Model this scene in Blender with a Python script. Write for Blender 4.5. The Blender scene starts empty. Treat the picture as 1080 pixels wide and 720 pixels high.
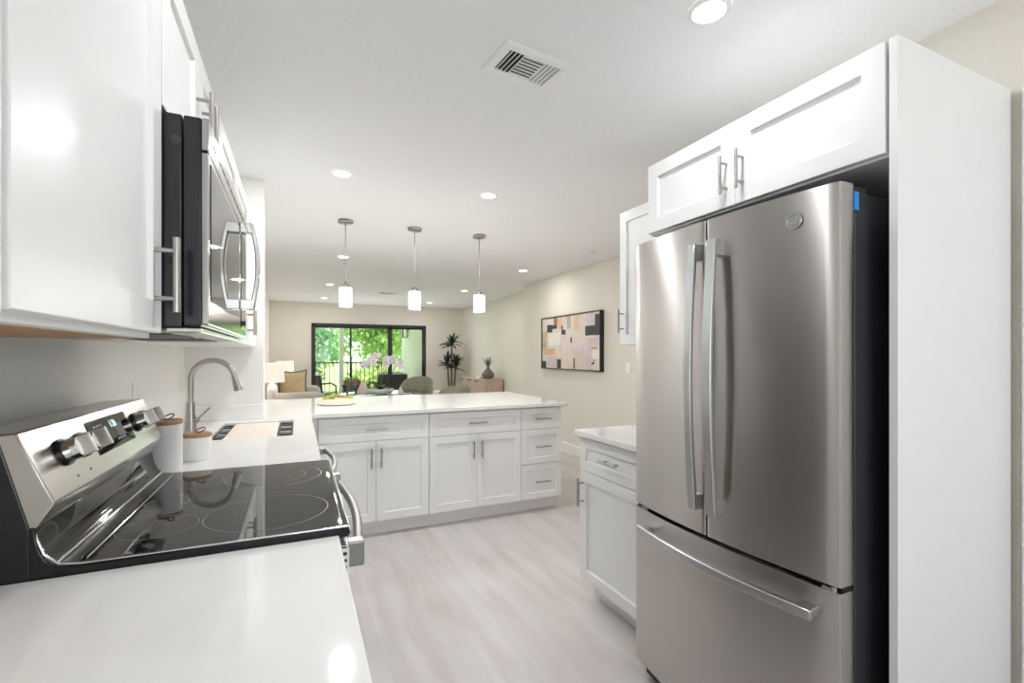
import bpy, bmesh, math, random
from mathutils import Vector, Matrix, Euler
random.seed(7)
PI = math.pi
S = bpy.context.scene
COL = S.collection

# ------------------------------------------------------------------ camera
cam_d = bpy.data.cameras.new('camera')
cam = bpy.data.objects.new('camera', cam_d)
COL.objects.link(cam)
cam.location = (0, 0, 1.317)
cam.rotation_euler = (PI / 2, 0, -0.4268)
cam_d.sensor_width = 36.0
cam_d.lens = 497.77 / 1080 * 36
cam_d.shift_y = 14.22 / 1080
cam_d.clip_start = 0.02
cam_d.clip_end = 300
S.camera = cam

# ------------------------------------------------------------------ colour, world, sun, daylight
S.view_settings.view_transform = 'Standard'
S.view_settings.look = 'None'
S.view_settings.gamma = 1
S.view_settings.use_curve_mapping = False
S.view_settings.exposure = 0.48
try:
    S.cycles.use_denoising = True
    S.cycles.max_bounces = 14
    S.cycles.diffuse_bounces = 6
    S.cycles.glossy_bounces = 6
    S.cycles.transparent_max_bounces = 16
    S.cycles.sample_clamp_indirect = 6
    S.cycles.caustics_reflective = False
    S.cycles.caustics_refractive = False
except Exception:
    pass

W = bpy.data.worlds.new('sky'); S.world = W
W.use_nodes = True
wn = W.node_tree; wn.nodes.clear()
o_ = wn.nodes.new('ShaderNodeOutputWorld'); b_ = wn.nodes.new('ShaderNodeBackground')
tc = wn.nodes.new('ShaderNodeTexCoord'); sx = wn.nodes.new('ShaderNodeSeparateXYZ')
rp = wn.nodes.new('ShaderNodeValToRGB')
rp.color_ramp.elements[0].position = 0.0; rp.color_ramp.elements[0].color = (1.0, 1.0, 0.97, 1)
rp.color_ramp.elements[1].position = 0.6; rp.color_ramp.elements[1].color = (0.55, 0.75, 1.0, 1)
wn.links.new(tc.outputs['Generated'], sx.inputs[0]); wn.links.new(sx.outputs['Z'], rp.inputs[0])
wn.links.new(rp.outputs[0], b_.inputs['Color']); b_.inputs['Strength'].default_value = 1.6
wn.links.new(b_.outputs[0], o_.inputs[0])

def light(name, kind, loc, rot, energy, color=(1, 1, 1), size=1.0, size_y=None, shape=None, spread=None):
    d = bpy.data.lights.new(name, kind); d.energy = energy; d.color = color
    if kind == 'AREA':
        d.shape = shape or ('RECTANGLE' if size_y else 'SQUARE'); d.size = size
        if size_y: d.size_y = size_y
        if spread: d.spread = spread
    o = bpy.data.objects.new(name, d); COL.objects.link(o)
    o.location = loc; o.rotation_euler = rot
    return o

sun = light('sun', 'SUN', (-20, 20, 30), (math.radians(30), 0, math.radians(-62)), 8.0, (1.0, 0.96, 0.88))
sun.data.angle = 0.02
# ceiling fill added at the unseen window; daylight at the balcony door tilted up
light('fill_unseen_window', 'AREA', (0.9, -2.36, 1.35), (math.radians(150), 0, 0), 22, (0.86, 0.93, 1.0), 2.0, 1.2)
light('daylight_balcony_door', 'AREA', (1.5, 10.8, 1.0), (math.radians(-135), 0, 0), 17, (0.95, 1.0, 0.98), 2.3, 1.4)
SPOT_W = 8.0          # kitchen downlights
SPOT_LIVING_W = 4.9   # downlights past the peninsula
PENDANT_W = 5.5

# ------------------------------------------------------------------ materials
def pin(p, key, v):
    if key in p.inputs: p.inputs[key].default_value = v
def mat(name, col, rough=0.5, metal=0.0, spec=None, emit=None, estr=0.0, coat=None, aniso=None):
    m = bpy.data.materials.new(name); m.use_nodes = True
    p = m.node_tree.nodes['Principled BSDF']
    pin(p, 'Base Color', (*col, 1)); pin(p, 'Roughness', rough); pin(p, 'Metallic', metal)
    if spec is not None: pin(p, 'Specular IOR Level', spec)
    if coat: pin(p, 'Coat Weight', coat); pin(p, 'Coat Roughness', 0.05)
    if emit: pin(p, 'Emission Color', (*emit, 1)); pin(p, 'Emission Strength', estr)
    return m
def nodes_of(m): return m.node_tree.nodes, m.node_tree.links, m.node_tree.nodes['Principled BSDF']
def noisy(m, c1, c2, scale, stretch=(1, 1, 1), bump=0.0, detail=4.0, coords='Object', lo=0.35, hi=0.65):
    n, l, p = nodes_of(m)
    t = n.new('ShaderNodeTexCoord'); mp = n.new('ShaderNodeMapping'); mp.inputs['Scale'].default_value = stretch
    no = n.new('ShaderNodeTexNoise'); no.inputs['Scale'].default_value = scale; no.inputs['Detail'].default_value = detail
    r = n.new('ShaderNodeValToRGB')
    r.color_ramp.elements[0].position = lo; r.color_ramp.elements[0].color = (*c1, 1)
    r.color_ramp.elements[1].position = hi; r.color_ramp.elements[1].color = (*c2, 1)
    l.new(t.outputs[coords], mp.inputs[0]); l.new(mp.outputs[0], no.inputs[0]); l.new(no.outputs['Fac'], r.inputs[0])
    l.new(r.outputs[0], p.inputs['Base Color'])
    if bump:
        b = n.new('ShaderNodeBump'); b.inputs['Strength'].default_value = bump; b.inputs['Distance'].default_value = 0.002
        l.new(no.outputs['Fac'], b.inputs['Height']); l.new(b.outputs[0], p.inputs['Normal'])
    return m

M = {}
M['ceiling'] = noisy(mat('ceiling_paint', (.88, .88, .885), .9), (.87, .87, .875), (.89, .89, .895), 60, bump=.05)
M['wall'] = noisy(mat('wall_paint', (.77, .73, .66), .75), (.76, .715, .645), (.78, .735, .665), 40, bump=.04)
M['wall_alcove'] = noisy(mat('alcove_wall_green_light', (.75, .73, .655), .75), (.74, .72, .645), (.76, .74, .665), 40, bump=.04)  # wall tone with green light from outdoors mixed into its colour
M['wall_kitchen'] = noisy(mat('kitchen_wall_paint', (.87, .86, .82), .5), (.86, .85, .81), (.88, .87, .83), 40, bump=.03)
M['trim'] = mat('white_trim_paint', (.83, .83, .81), .4)
M['cab'] = noisy(mat('white_cabinet_lacquer', (.83, .83, .825), .34, spec=.4), (.825, .825, .82), (.835, .835, .83), 12)
M['wood_under'] = noisy(mat('raw_wood_panel', (.42, .25, .12), .5), (.37, .21, .10), (.48, .29, .145), 6, (1, 14, 1))
M['quartz'] = noisy(mat('white_quartz', (.86, .85, .83), .06), (.84, .83, .81), (.885, .875, .86), 5, detail=8)
M['nickel'] = mat('brushed_nickel', (.43, .41, .385), .3, 1.0)
M['dark_steel'] = mat('grey_steel_handle', (.33, .335, .34), .3, 1.0)
M['steel_handle'] = mat('satin_steel', (.56, .575, .58), .28, 1.0)
M['chrome'] = mat('polished_chrome', (.80, .80, .80), .06, 1.0)
M['black_glass'] = mat('black_glass', (.010, .011, .013), .03, 0.0, .4)
M['black_enamel'] = mat('black_enamel', (.012, .012, .015), .18)
M['black_matte'] = mat('black_matte', (.02, .02, .022), .55)
M['charcoal'] = mat('charcoal_case', (.035, .036, .042), .45)
M['gasket'] = mat('rubber_gasket', (.01, .01, .012), .6)
M['white_plastic'] = mat('white_plastic', (.86, .86, .85), .35)
M['ceramic'] = mat('white_ceramic', (.86, .85, .83), .3)
M['ceramic_beige'] = mat('beige_stoneware', (.80, .71, .61), .5)
M['lid_wood'] = noisy(mat('lid_wood', (.40, .22, .11), .5), (.34, .17, .08), (.47, .27, .14), 8, (1, 10, 1))
M['board_wood'] = noisy(mat('pale_board', (.82, .71, .62), .5), (.79, .68, .59), (.85, .745, .66), 9, (12, 1, 1))
M['oak'] = noisy(mat('fluted_oak', (.55, .42, .33), .55), (.50, .38, .29), (.60, .46, .37), 5, (8, 8, 1))
M['dark_line'] = mat('shadow_gap_grey', (.10, .10, .10), .6)
M['blue_tape'] = mat('blue_tape', (.02, .25, .70), .6)
M['alu_black'] = mat('black_aluminium', (.022, .024, .025), .4)
M['lead'] = mat('bronze_iron', (.02, .018, .016), .5)
M['emit_spot'] = mat('led_diffuser', (1, 1, 1), .5, emit=(1, .985, .96), estr=9)
M['emit_shade'] = mat('lit_glass_shade', (1, 1, 1), .4, emit=(1, .98, .95), estr=1.7)
M['emit_lamp'] = mat('lit_linen_shade', (.95, .92, .86), .8, emit=(1, .90, .78), estr=.28)
M['digits'] = mat('lit_digits', (.6, .9, 1), .5, emit=(.65, .92, 1), estr=1.2)
M['icons'] = mat('printed_icons', (.42, .48, .52), .5)
M['ring_print'] = mat('printed_ring', (.20, .20, .20), .3)
M['sofa'] = noisy(mat('grey_sofa_fabric', (.52, .49, .46), .9), (.48, .45, .42), (.56, .53, .50), 90, bump=.3)
M['sofa_dark'] = noisy(mat('grey_cushion_fabric', (.36, .345, .335), .9), (.32, .31, .30), (.40, .385, .37), 90, bump=.3)
M['pillow'] = noisy(mat('ochre_pillow_fabric', (.62, .48, .28), .9), (.55, .42, .25), (.68, .53, .32), 30, bump=.2)
M['piping'] = mat('grey_fringe', (.22, .20, .17), .9)
M['green_velvet'] = noisy(mat('sage_velvet', (.27, .27, .205), .85), (.235, .235, .175), (.31, .31, .24), 40)
M['white_fabric'] = noisy(mat('white_cushion_fabric', (.80, .76, .72), .9), (.77, .73, .69), (.83, .79, .75), 60)
M['napkin'] = mat('pink_linen', (.78, .66, .62), .9)
M['petal'] = mat('orchid_petal', (.95, .92, .925), .6)
M['petal_core'] = mat('orchid_core', (.72, .45, .55), .6)
M['leaf_dark'] = mat('dark_leaf', (.02, .045, .02), .35)
M['dracaena'] = noisy(mat('dracaena_leaf', (.02, .04, .03), .45), (.014, .03, .022), (.035, .06, .042), 20)
M['stem_wood'] = mat('cane_stem', (.16, .11, .075), .8)
M['succulent_a'] = mat('succulent_green', (.38, .44, .09), .5)
M['succulent_b'] = mat('succulent_lime', (.62, .60, .20), .5)
M['succulent_c'] = mat('succulent_rust', (.50, .33, .14), .5)
M['stoneware'] = noisy(mat('dark_stoneware', (.16, .125, .11), .6), (.13, .10, .09), (.20, .16, .14), 20)
M['grass_plant'] = mat('grey_green_blade', (.13, .17, .12), .6)
M['balcony_wall'] = noisy(mat('balcony_stucco', (.74, .76, .68), .9), (.71, .73, .65), (.77, .79, .71), 40, bump=.2)
M['concrete'] = noisy(mat('balcony_floor', (.45, .44, .42), .8), (.40, .39, .37), (.50, .49, .47), 10)
M['lawn'] = noisy(mat('lawn_grass', (.32, .46, .12), .9), (.26, .40, .09), (.46, .58, .2), 2.5, detail=8)
M['bark'] = noisy(mat('tree_bark', (.16, .12, .09), .9), (.12, .09, .065), (.20, .16, .12), 6, (1, 1, .2), bump=.5)
M['terracotta'] = mat('terracotta', (.30, .12, .07), .8)
M['black_wicker'] = noisy(mat('black_wicker', (.02, .02, .02), .6), (.012, .012, .012), (.035, .034, .032), 120, bump=.5)

def leafmat(name, c1, c2):
    m = noisy(mat(name, c1, .6), c1, c2, 1.2, detail=6)
    n, l, p = nodes_of(m)
    tr = n.new('ShaderNodeBsdfTranslucent'); tr.inputs[0].default_value = (min(1, c2[0] * 1.5), min(1, c2[1] * 1.5), c2[2], 1)
    mx = n.new('ShaderNodeMixShader'); mx.inputs[0].default_value = .4
    out = [x for x in n if x.type == 'OUTPUT_MATERIAL'][0]
    l.new(p.outputs[0], mx.inputs[1]); l.new(tr.outputs[0], mx.inputs[2]); l.new(mx.outputs[0], out.inputs[0])
    return m
M['leaf_tree_a'] = leafmat('tree_leaf_bluegreen', (.10, .24, .12), (.24, .42, .24))
M['leaf_tree_b'] = leafmat('tree_leaf_yellowgreen', (.25, .36, .11), (.47, .55, .26))
M['leaf_tree_c'] = leafmat('tree_leaf_midgreen', (.16, .28, .10), (.36, .50, .22))

def glassmat(name, tint=(1, 1, 1), refl=1.0):
    m = bpy.data.materials.new(name); m.use_nodes = True
    n, l = m.node_tree.nodes, m.node_tree.links; n.clear()
    out = n.new('ShaderNodeOutputMaterial'); mx = n.new('ShaderNodeMixShader')
    t = n.new('ShaderNodeBsdfTransparent'); t.inputs[0].default_value = (*tint, 1)
    g = n.new('ShaderNodeBsdfGlossy'); g.inputs['Roughness'].default_value = .01
    f = n.new('ShaderNodeFresnel'); f.inputs['IOR'].default_value = 1.45
    k = n.new('ShaderNodeMath'); k.operation = 'MULTIPLY'; k.inputs[1].default_value = refl
    l.new(f.outputs[0], k.inputs[0]); l.new(k.outputs[0], mx.inputs[0]); l.new(t.outputs[0], mx.inputs[1]); l.new(g.outputs[0], mx.inputs[2])
    l.new(mx.outputs[0], out.inputs[0])
    return m
M['pane'] = glassmat('window_glass', (.97, .99, .97), .8)
M['table_glass'] = glassmat('green_table_glass', (.80, .92, .86), 1.4)
M['clear_glass'] = glassmat('clear_vase_glass', (.93, .97, .95), 1.2)

def steelmat(name, base, rough, aniso=.6, streak=.05):
    m = mat(name, base, rough, 1.0); n, l, p = nodes_of(m)
    pin(p, 'Anisotropic', aniso); pin(p, 'Anisotropic Rotation', 0.25)
    tg = n.new('ShaderNodeTangent'); tg.direction_type = 'RADIAL'; tg.axis = 'Z'
    l.new(tg.outputs[0], p.inputs['Tangent'])
    t = n.new('ShaderNodeTexCoord'); mp = n.new('ShaderNodeMapping'); mp.inputs['Scale'].default_value = (3, 3, 900)
    no = n.new('ShaderNodeTexNoise'); no.inputs['Scale'].default_value = 1.0; no.inputs['Detail'].default_value = 2
    r = n.new('ShaderNodeMapRange'); r.inputs['To Min'].default_value = rough - streak * .15; r.inputs['To Max'].default_value = rough + streak * .15
    l.new(t.outputs['Object'], mp.inputs[0]); l.new(mp.outputs[0], no.inputs[0]); l.new(no.outputs['Fac'], r.inputs['Value'])
    l.new(r.outputs[0], p.inputs['Roughness'])
    return m
M['fridge_steel'] = steelmat('brushed_fridge_steel', (.50, .475, .455), .30, .95)
M['oven_steel'] = steelmat('brushed_microwave_steel', (.40, .395, .385), .14)
M['range_steel'] = steelmat('brushed_range_steel', (.56, .545, .52), .24)

def floormat():
    m = mat('whitewashed_plank_floor', (.7, .66, .62), .38); n, l, p = nodes_of(m)
    t = n.new('ShaderNodeTexCoord'); mp = n.new('ShaderNodeMapping'); mp.inputs['Rotation'].default_value = (0, 0, PI / 2)
    br = n.new('ShaderNodeTexBrick'); br.offset = .37; br.inputs['Scale'].default_value = 1.0
    br.inputs['Brick Width'].default_value = 1.22; br.inputs['Row Height'].default_value = .18
    br.inputs['Mortar Size'].default_value = .0012; br.inputs['Mortar Smooth'].default_value = .2; br.inputs['Bias'].default_value = 0
    br.inputs['Color1'].default_value = (.57, .537, .515, 1); br.inputs['Color2'].default_value = (.62, .59, .575, 1); br.inputs['Mortar'].default_value = (.53, .495, .475, 1)
    l.new(t.outputs['Object'], mp.inputs[0]); l.new(mp.outputs[0], br.inputs[0])
    mp2 = n.new('ShaderNodeMapping'); mp2.inputs['Scale'].default_value = (5, .7, 1)
    no = n.new('ShaderNodeTexNoise'); no.inputs['Scale'].default_value = 2.0; no.inputs['Detail'].default_value = 7; no.inputs['Distortion'].default_value = .6
    l.new(t.outputs['Object'], mp2.inputs[0]); l.new(mp2.outputs[0], no.inputs[0])
    r = n.new('ShaderNodeValToRGB'); r.color_ramp.elements[0].position = .3; r.color_ramp.elements[0].color = (.90, .86, .845, 1)
    r.color_ramp.elements[1].position = .62; r.color_ramp.elements[1].color = (1.04, 1.04, 1.04, 1)
    l.new(no.outputs['Fac'], r.inputs[0])
    mx = n.new('ShaderNodeMixRGB'); mx.blend_type = 'MULTIPLY'; mx.inputs[0].default_value = 1
    l.new(br.outputs['Color'], mx.inputs[1]); l.new(r.outputs[0], mx.inputs[2]); l.new(mx.outputs[0], p.inputs['Base Color'])
    return m
M['floor'] = floormat()

# ------------------------------------------------------------------ mesh helpers
class MB:
    """collects shapes into one mesh"""
    def __init__(self): self.bm = bmesh.new()
    def face(self, pts, mi=0):
        vs = [self.bm.verts.new(p) for p in pts]
        f = self.bm.faces.new(vs); f.material_index = mi; return f
    def box(self, x0, x1, y0, y1, z0, z1, mi=0):
        v = [self.bm.verts.new((x, y, z)) for x in (x0, x1) for y in (y0, y1) for z in (z0, z1)]
        for q in ((0, 1, 3, 2), (4, 6, 7, 5), (0, 4, 5, 1), (2, 3, 7, 6), (0, 2, 6, 4), (1, 5, 7, 3)):
            self.bm.faces.new([v[i] for i in q]).material_index = mi
        return self
    def hexa(self, a, b, mi=0):
        """a, b: two quads (lists of four points) joined into a closed solid"""
        va = [self.bm.verts.new(p) for p in a]; vb = [self.bm.verts.new(p) for p in b]; n = len(va)
        self.bm.faces.new(va).material_index = mi; self.bm.faces.new(vb[::-1]).material_index = mi
        for i in range(n): self.bm.faces.new((va[i], vb[i], vb[(i + 1) % n], va[(i + 1) % n])).material_index = mi
        return self
    def prism(self, prof, axis, a0, a1, mi=0):
        """profile in the other two axes (in xyz order) swept along axis"""
        def P(p, t): return {'x': (t, p[0], p[1]), 'y': (p[0], t, p[1]), 'z': (p[0], p[1], t)}[axis]
        return self.hexa([P(p, a0) for p in prof], [P(p, a1) for p in prof], mi)
    def rings(self, rings, cap=True, closed=True, mi=0):
        R = [[self.bm.verts.new(p) for p in r] for r in rings]; n = len(R[0])
        for a, b in zip(R, R[1:]):
            for i in range(n if closed else n - 1):
                j = (i + 1) % n
                self.bm.faces.new((a[i], a[j], b[j], b[i])).material_index = mi
        if cap:
            self.bm.faces.new(R[0][::-1]).material_index = mi; self.bm.faces.new(R[-1]).material_index = mi
        return self
    def lathe(self, prof, c=(0, 0, 0), n=24, sx=1, sy=1, mi=0, cap=True, axis='z'):
        rr = []
        for r, h in prof:
            ring = []
            for i in range(n):
                a = 2 * PI * i / n; u, v = r * math.cos(a) * sx, r * math.sin(a) * sy
                p = {'z': (u, v, h), 'x': (h, u, v), 'y': (u, h, v)}[axis]
                ring.append((c[0] + p[0], c[1] + p[1], c[2] + p[2]))
            rr.append(ring)
        return self.rings(rr, cap, True, mi)
    def tube(self, pts, r, n=10, mi=0, cap=True):
        pts = [Vector(p) for p in pts]; rad = r if isinstance(r, (list, tuple)) else [r] * len(pts)
        rr = []; up = None
        for i, p in enumerate(pts):
            t = (pts[min(i + 1, len(pts) - 1)] - pts[max(i - 1, 0)]).normalized()
            if up is None:
                up = Vector((0, 0, 1)) if abs(t.z) < .9 else Vector((1, 0, 0))
            a = t.cross(up).normalized(); b = a.cross(t).normalized(); up = b
            rr.append([p + (a * math.cos(2 * PI * k / n) + b * math.sin(2 * PI * k / n)) * rad[i] for k in range(n)])
        return self.rings(rr, cap, True, mi)
    def bar(self, pts, w, h, mi=0):
        """rectangular bar along pts; w and h are half-width vectors"""
        w, h = Vector(w), Vector(h)
        return self.rings([[Vector(p) + w + h, Vector(p) + w - h, Vector(p) - w - h, Vector(p) - w + h] for p in pts], True, True, mi)
    def cyl(self, p0, p1, r, n=16, mi=0): return self.tube([p0, p1], r, n, mi)
    def ball(self, c, r, n=12, s=(1, 1, 1), mi=0):
        m = max(4, n // 2); prof = [(max(r * math.sin(PI * i / m), r * .02) , -r * math.cos(PI * i / m)) for i in range(m + 1)]
        rr = [[(c[0] + q * math.cos(2 * PI * k / n) * s[0], c[1] + q * math.sin(2 * PI * k / n) * s[1], c[2] + h * s[2]) for k in range(n)] for q, h in prof]
        return self.rings(rr, True, True, mi)
    def cells(self, xs, ys, filled, z0, z1):
        """slab made of the filled cells of a grid"""
        nx, ny = len(xs) - 1, len(ys) - 1
        F = lambda i, j: 0 <= i < nx and 0 <= j < ny and filled(i, j)
        V = {}
        def v(i, j, z):
            k = (i, j, z)
            if k not in V: V[k] = self.bm.verts.new((xs[i], ys[j], z))
            return V[k]
        for i in range(nx):
            for j in range(ny):
                if not F(i, j): continue
                self.bm.faces.new((v(i, j, z1), v(i + 1, j, z1), v(i + 1, j + 1, z1), v(i, j + 1, z1)))
                self.bm.faces.new((v(i, j, z0), v(i, j + 1, z0), v(i + 1, j + 1, z0), v(i + 1, j, z0)))
                for (a, b, d) in (((i, j), (i + 1, j), (0, -1)), ((i + 1, j), (i + 1, j + 1), (1, 0)), ((i + 1, j + 1), (i, j + 1), (0, 1)), ((i, j + 1), (i, j), (-1, 0))):
                    if not F(i + d[0], j + d[1]):
                        self.bm.faces.new((v(*a, z0), v(*b, z0), v(*b, z1), v(*a, z1)))
        return self

def root_of(p):
    while p is not None and p.parent is not None: p = p.parent
    return p
def obj(name, mb, m, parent=None, bevel=0.0, smooth=None, seg=2, kind=None, label=None):
    bm = mb.bm if isinstance(mb, MB) else mb
    bmesh.ops.recalc_face_normals(bm, faces=bm.faces[:])
    r = root_of(parent)
    if r is not None: bmesh.ops.translate(bm, verts=bm.verts[:], vec=-Vector(r.location))
    me = bpy.data.meshes.new(name); bm.to_mesh(me); bm.free()
    for x in (m if isinstance(m, (list, tuple)) else [m]): me.materials.append(M[x] if isinstance(x, str) else x)
    o = bpy.data.objects.new(name, me); COL.objects.link(o)
    if parent is not None: o.parent = parent
    if smooth is not None:
        me.polygons.foreach_set('use_smooth', [True] * len(me.polygons))
        me.set_sharp_from_angle(angle=math.radians(smooth))
    if bevel:
        b = o.modifiers.new('bevel', 'BEVEL'); b.width = bevel; b.segments = seg; b.limit_method = 'ANGLE'; b.angle_limit = math.radians(40)
        b.harden_normals = False
    if kind: o['kind'] = kind
    if label: o['label'] = label
    return o
def tag(o, label, cat, group=None):
    o['label'] = label; o['category'] = cat
    if group: o['group'] = group
    return o
def thing(name, label, cat, loc=(0, 0, 0), group=None):
    o = bpy.data.objects.new(name, None); COL.objects.link(o); o.location = loc; o.empty_display_size = .1
    return tag(o, label, cat, group)
def struct(name, mb, m, **k): return obj(name, mb, m, kind='structure', **k)
def copy_tree(o, parent=None):
    c = o.copy(); COL.objects.link(c); c.parent = parent
    for ch in list(o.children): copy_tree(ch, c)
    return c
def text_mesh(mb, s, size, origin, ux, uy, depth=.0005, mi=0, shear=0.0):
    """lettering laid in the plane origin + a*ux + b*uy"""
    cu = bpy.data.curves.new('lettering', 'FONT'); cu.body = s; cu.size = size; cu.align_x = 'CENTER'; cu.align_y = 'CENTER'; cu.shear = shear
    ob = bpy.data.objects.new('lettering', cu); COL.objects.link(ob)
    me = ob.to_mesh(); ux, uy, o = Vector(ux), Vector(uy), Vector(origin)
    vs = [mb.bm.verts.new(o + ux * v.co.x + uy * v.co.y) for v in me.vertices]
    for p in me.polygons:
        try: mb.bm.faces.new([vs[i] for i in p.vertices]).material_index = mi
        except ValueError: pass
    ob.to_mesh_clear(); bpy.data.objects.remove(ob); bpy.data.curves.remove(cu)

def cushion(x0, x1, y0, y1, z0, z1, n=8, puff=.35):
    """rounded box cushion"""
    mb = MB(); c = Vector(((x0 + x1) / 2, (y0 + y1) / 2, (z0 + z1) / 2)); h = Vector(((x1 - x0) / 2, (y1 - y0) / 2, (z1 - z0) / 2))
    rings_ = []
    m = 14; N = 32
    def sp(v, e): return math.copysign(abs(v) ** e, v)
    for i in range(m + 1):
        a = -PI / 2 + PI * i / m
        rings_.append([(c.x + h.x * sp(math.cos(a), puff) * sp(math.cos(2 * PI * k / N), puff), c.y + h.y * sp(math.cos(a), puff) * sp(math.sin(2 * PI * k / N), puff), c.z + h.z * sp(math.sin(a), puff * 1.4)) for k in range(N)])
    rings_[0] = [(c.x + (p[0] - c.x) * .02, c.y + (p[1] - c.y) * .02, c.z - h.z) for p in rings_[1]]
    rings_[-1] = [(c.x + (p[0] - c.x) * .02, c.y + (p[1] - c.y) * .02, c.z + h.z) for p in rings_[-2]]
    return mb.rings(rings_)

# ------------------------------------------------------------------ the room
H = 2.44
FAR = 10.9
struct('floor', MB().box(-.75, 3.85, -2.6, FAR + .12, -.1, 0), 'floor')
struct('ceiling', MB().box(-.75, 3.85, -2.6, FAR + .12, H, H + .15), 'ceiling')
struct('wall_left', MB().box(-.73, -.61, -2.5, 3.40, 0, H).box(-.73, -.52, 3.52, FAR, 0, H), 'wall_kitchen')
struct('wall_return', MB().box(-.61, -.196, 3.40, 3.52, 0, H), 'wall_kitchen')
struct('wall_right', MB().box(2.03, 2.15, -2.5, 2.26, 0, H).box(2.15, 3.44, 2.14, 2.26, 0, H), 'wall')
struct('wall_dining', MB().box(3.32, 3.44, 2.26, 6.80, 0, H), 'wall')
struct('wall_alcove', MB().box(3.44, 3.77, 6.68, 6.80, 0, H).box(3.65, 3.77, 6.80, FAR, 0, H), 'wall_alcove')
SX0, SX1, SZ = .27, 2.74, 2.0
struct('wall_far', MB().box(-.73, SX0, FAR, FAR + .14, 0, H).box(SX1, 3.77, FAR, FAR + .14, 0, H).box(SX0, SX1, FAR, FAR + .14, SZ, H), 'wall')
WX0, WX1, WZ0, WZ1 = -.1, 1.9, .75, 2.2
struct('wall_near', MB().box(-.73, WX0, -2.5, -2.38, 0, H).box(WX1, 2.15, -2.5, -2.38, 0, H).box(WX0, WX1, -2.5, -2.38, 0, WZ0).box(WX0, WX1, -2.5, -2.38, WZ1, H), 'wall')
w2 = struct('window_unseen', MB().box(WX0, WX1, -2.47, -2.41, WZ0, WZ0 + .04).box(WX0, WX1, -2.47, -2.41, WZ1 - .04, WZ1).box(WX0, WX0 + .04, -2.47, -2.41, WZ0, WZ1).box(WX1 - .04, WX1, -2.47, -2.41, WZ0, WZ1).box(.88, .92, -2.47, -2.41, WZ0, WZ1), 'trim')  # unseen window, put in behind the camera for its light
struct('baseboard_dining', MB().prism([(3.32, 0), (3.302, 0), (3.302, .12), (3.308, .135), (3.32, .135)], 'y', 2.27, 6.80), 'trim')
struct('baseboard_far', MB().box(-.51, SX0 - .03, FAR - .015, FAR, 0, .13).box(SX1 + .03, 3.65, FAR - .015, FAR, 0, .13), 'trim')
struct('baseboard_alcove', MB().box(3.635, 3.65, 6.81, FAR - .02, 0, .13), 'trim')
struct('trim_1', MB().box(2.012, 2.03, .56, .668, 0, 2.135).box(2.012, 2.03, -.36, .56, 2.045, 2.135).box(2.012, 2.03, -.46, -.36, 0, 2.135), 'trim', bevel=.003)
d1 = struct('door_1', MB().box(2.018, 2.029, -.36, .56, .008, 2.045), 'trim', bevel=.002)

# sliding balcony door: black frame, three glass leaves
w1 = MB()
for a, b in ((SX0, SX0 + .05), (SX1 - .05, SX1)): w1.box(a, b, FAR - .012, FAR + .10, 0, SZ)
w1.box(SX0, SX1, FAR - .012, FAR + .10, SZ - .055, SZ).box(SX0, SX1, FAR - .012, FAR + .10, 0, .04)
w1 = struct('window_1', w1, 'alu_black', bevel=.003)
def leaf(x0, x1, y, s0, s1):
    m = MB().box(x0, x0 + s0, y, y + .03, .04, SZ - .055).box(x1 - s1, x1, y, y + .03, .04, SZ - .055)
    m.box(x0, x1, y, y + .03, .04, .12).box(x0, x1, y, y + .03, SZ - .095, SZ - .055)
    f = obj('sash', m, 'alu_black', w1)
    obj('glass_pane', MB().box(x0 + s0, x1 - s1, y + .012, y + .018, .12, SZ - .095), 'pane', f)
leaf(SX0 + .05, 1.08, FAR + .06, .03, .03)
leaf(1.06, 1.97, FAR + .02, .025, .10)
leaf(1.88, SX1 - .05, FAR + .06, .06, .025)

# ------------------------------------------------------------------ cabinet kit
class Face:
    """plane a cabinet front lies in: s along it, d outward from it"""
    def __init__(self, axis, at): self.axis, self.at = axis, at
    def P(self, s, d, z):
        return {'x+': (self.at + d, s, z), 'x-': (self.at - d, s, z), 'y-': (s, self.at - d, z), 'y+': (s, self.at + d, z)}[self.axis]
    def box(self, mb, s0, s1, d0, d1, z0, z1, mi=0):
        a, b = self.P(s0, d0, z0), self.P(s1, d1, z1)
        mb.box(min(a[0], b[0]), max(a[0], b[0]), min(a[1], b[1]), max(a[1], b[1]), z0, z1, mi)
def shaker(F, s0, s1, z0, z1, rail=.058, t=.020, rec=.009):
    """five-piece door: frame with a sunken flat panel"""
    mb = MB(); bm = mb.bm; ch = .004
    def ring(i, d, j=None):
        j = i if j is None else j
        return [bm.verts.new(F.P(s, d, z)) for s, z in ((s0 + i, z0 + j), (s1 - i, z0 + j), (s1 - i, z1 - j), (s0 + i, z1 - j))]
    R = [ring(0, 0), ring(0, t - .0015), ring(.0015, t), ring(rail, t), ring(rail + ch, t - rec), ]
    for a, b in zip(R, R[1:]):
        for i in range(4):
            j = (i + 1) % 4; bm.faces.new((a[i], a[j], b[j], b[i]))
    bm.faces.new(R[-1]); bm.faces.new(R[0][::-1])
    return mb
def pull(F, s, z, L, vertical, d0=.020, so=.034, r=.006):
    mb = MB()
    if vertical:
        mb.cyl(F.P(s, d0 + so, z - L / 2), F.P(s, d0 + so, z + L / 2), r, 12)
        for q in (-1, 1): mb.cyl(F.P(s, d0, z + q * L * .32), F.P(s, d0 + so, z + q * L * .32), r * .75, 10)
    else:
        mb.cyl(F.P(s - L / 2, d0 + so, z), F.P(s + L / 2, d0 + so, z), r, 12)
        for q in (-1, 1): mb.cyl(F.P(s + q * L * .32, d0, z), F.P(s + q * L * .32, d0 + so, z), r * .75, 10)
    return mb
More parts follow.
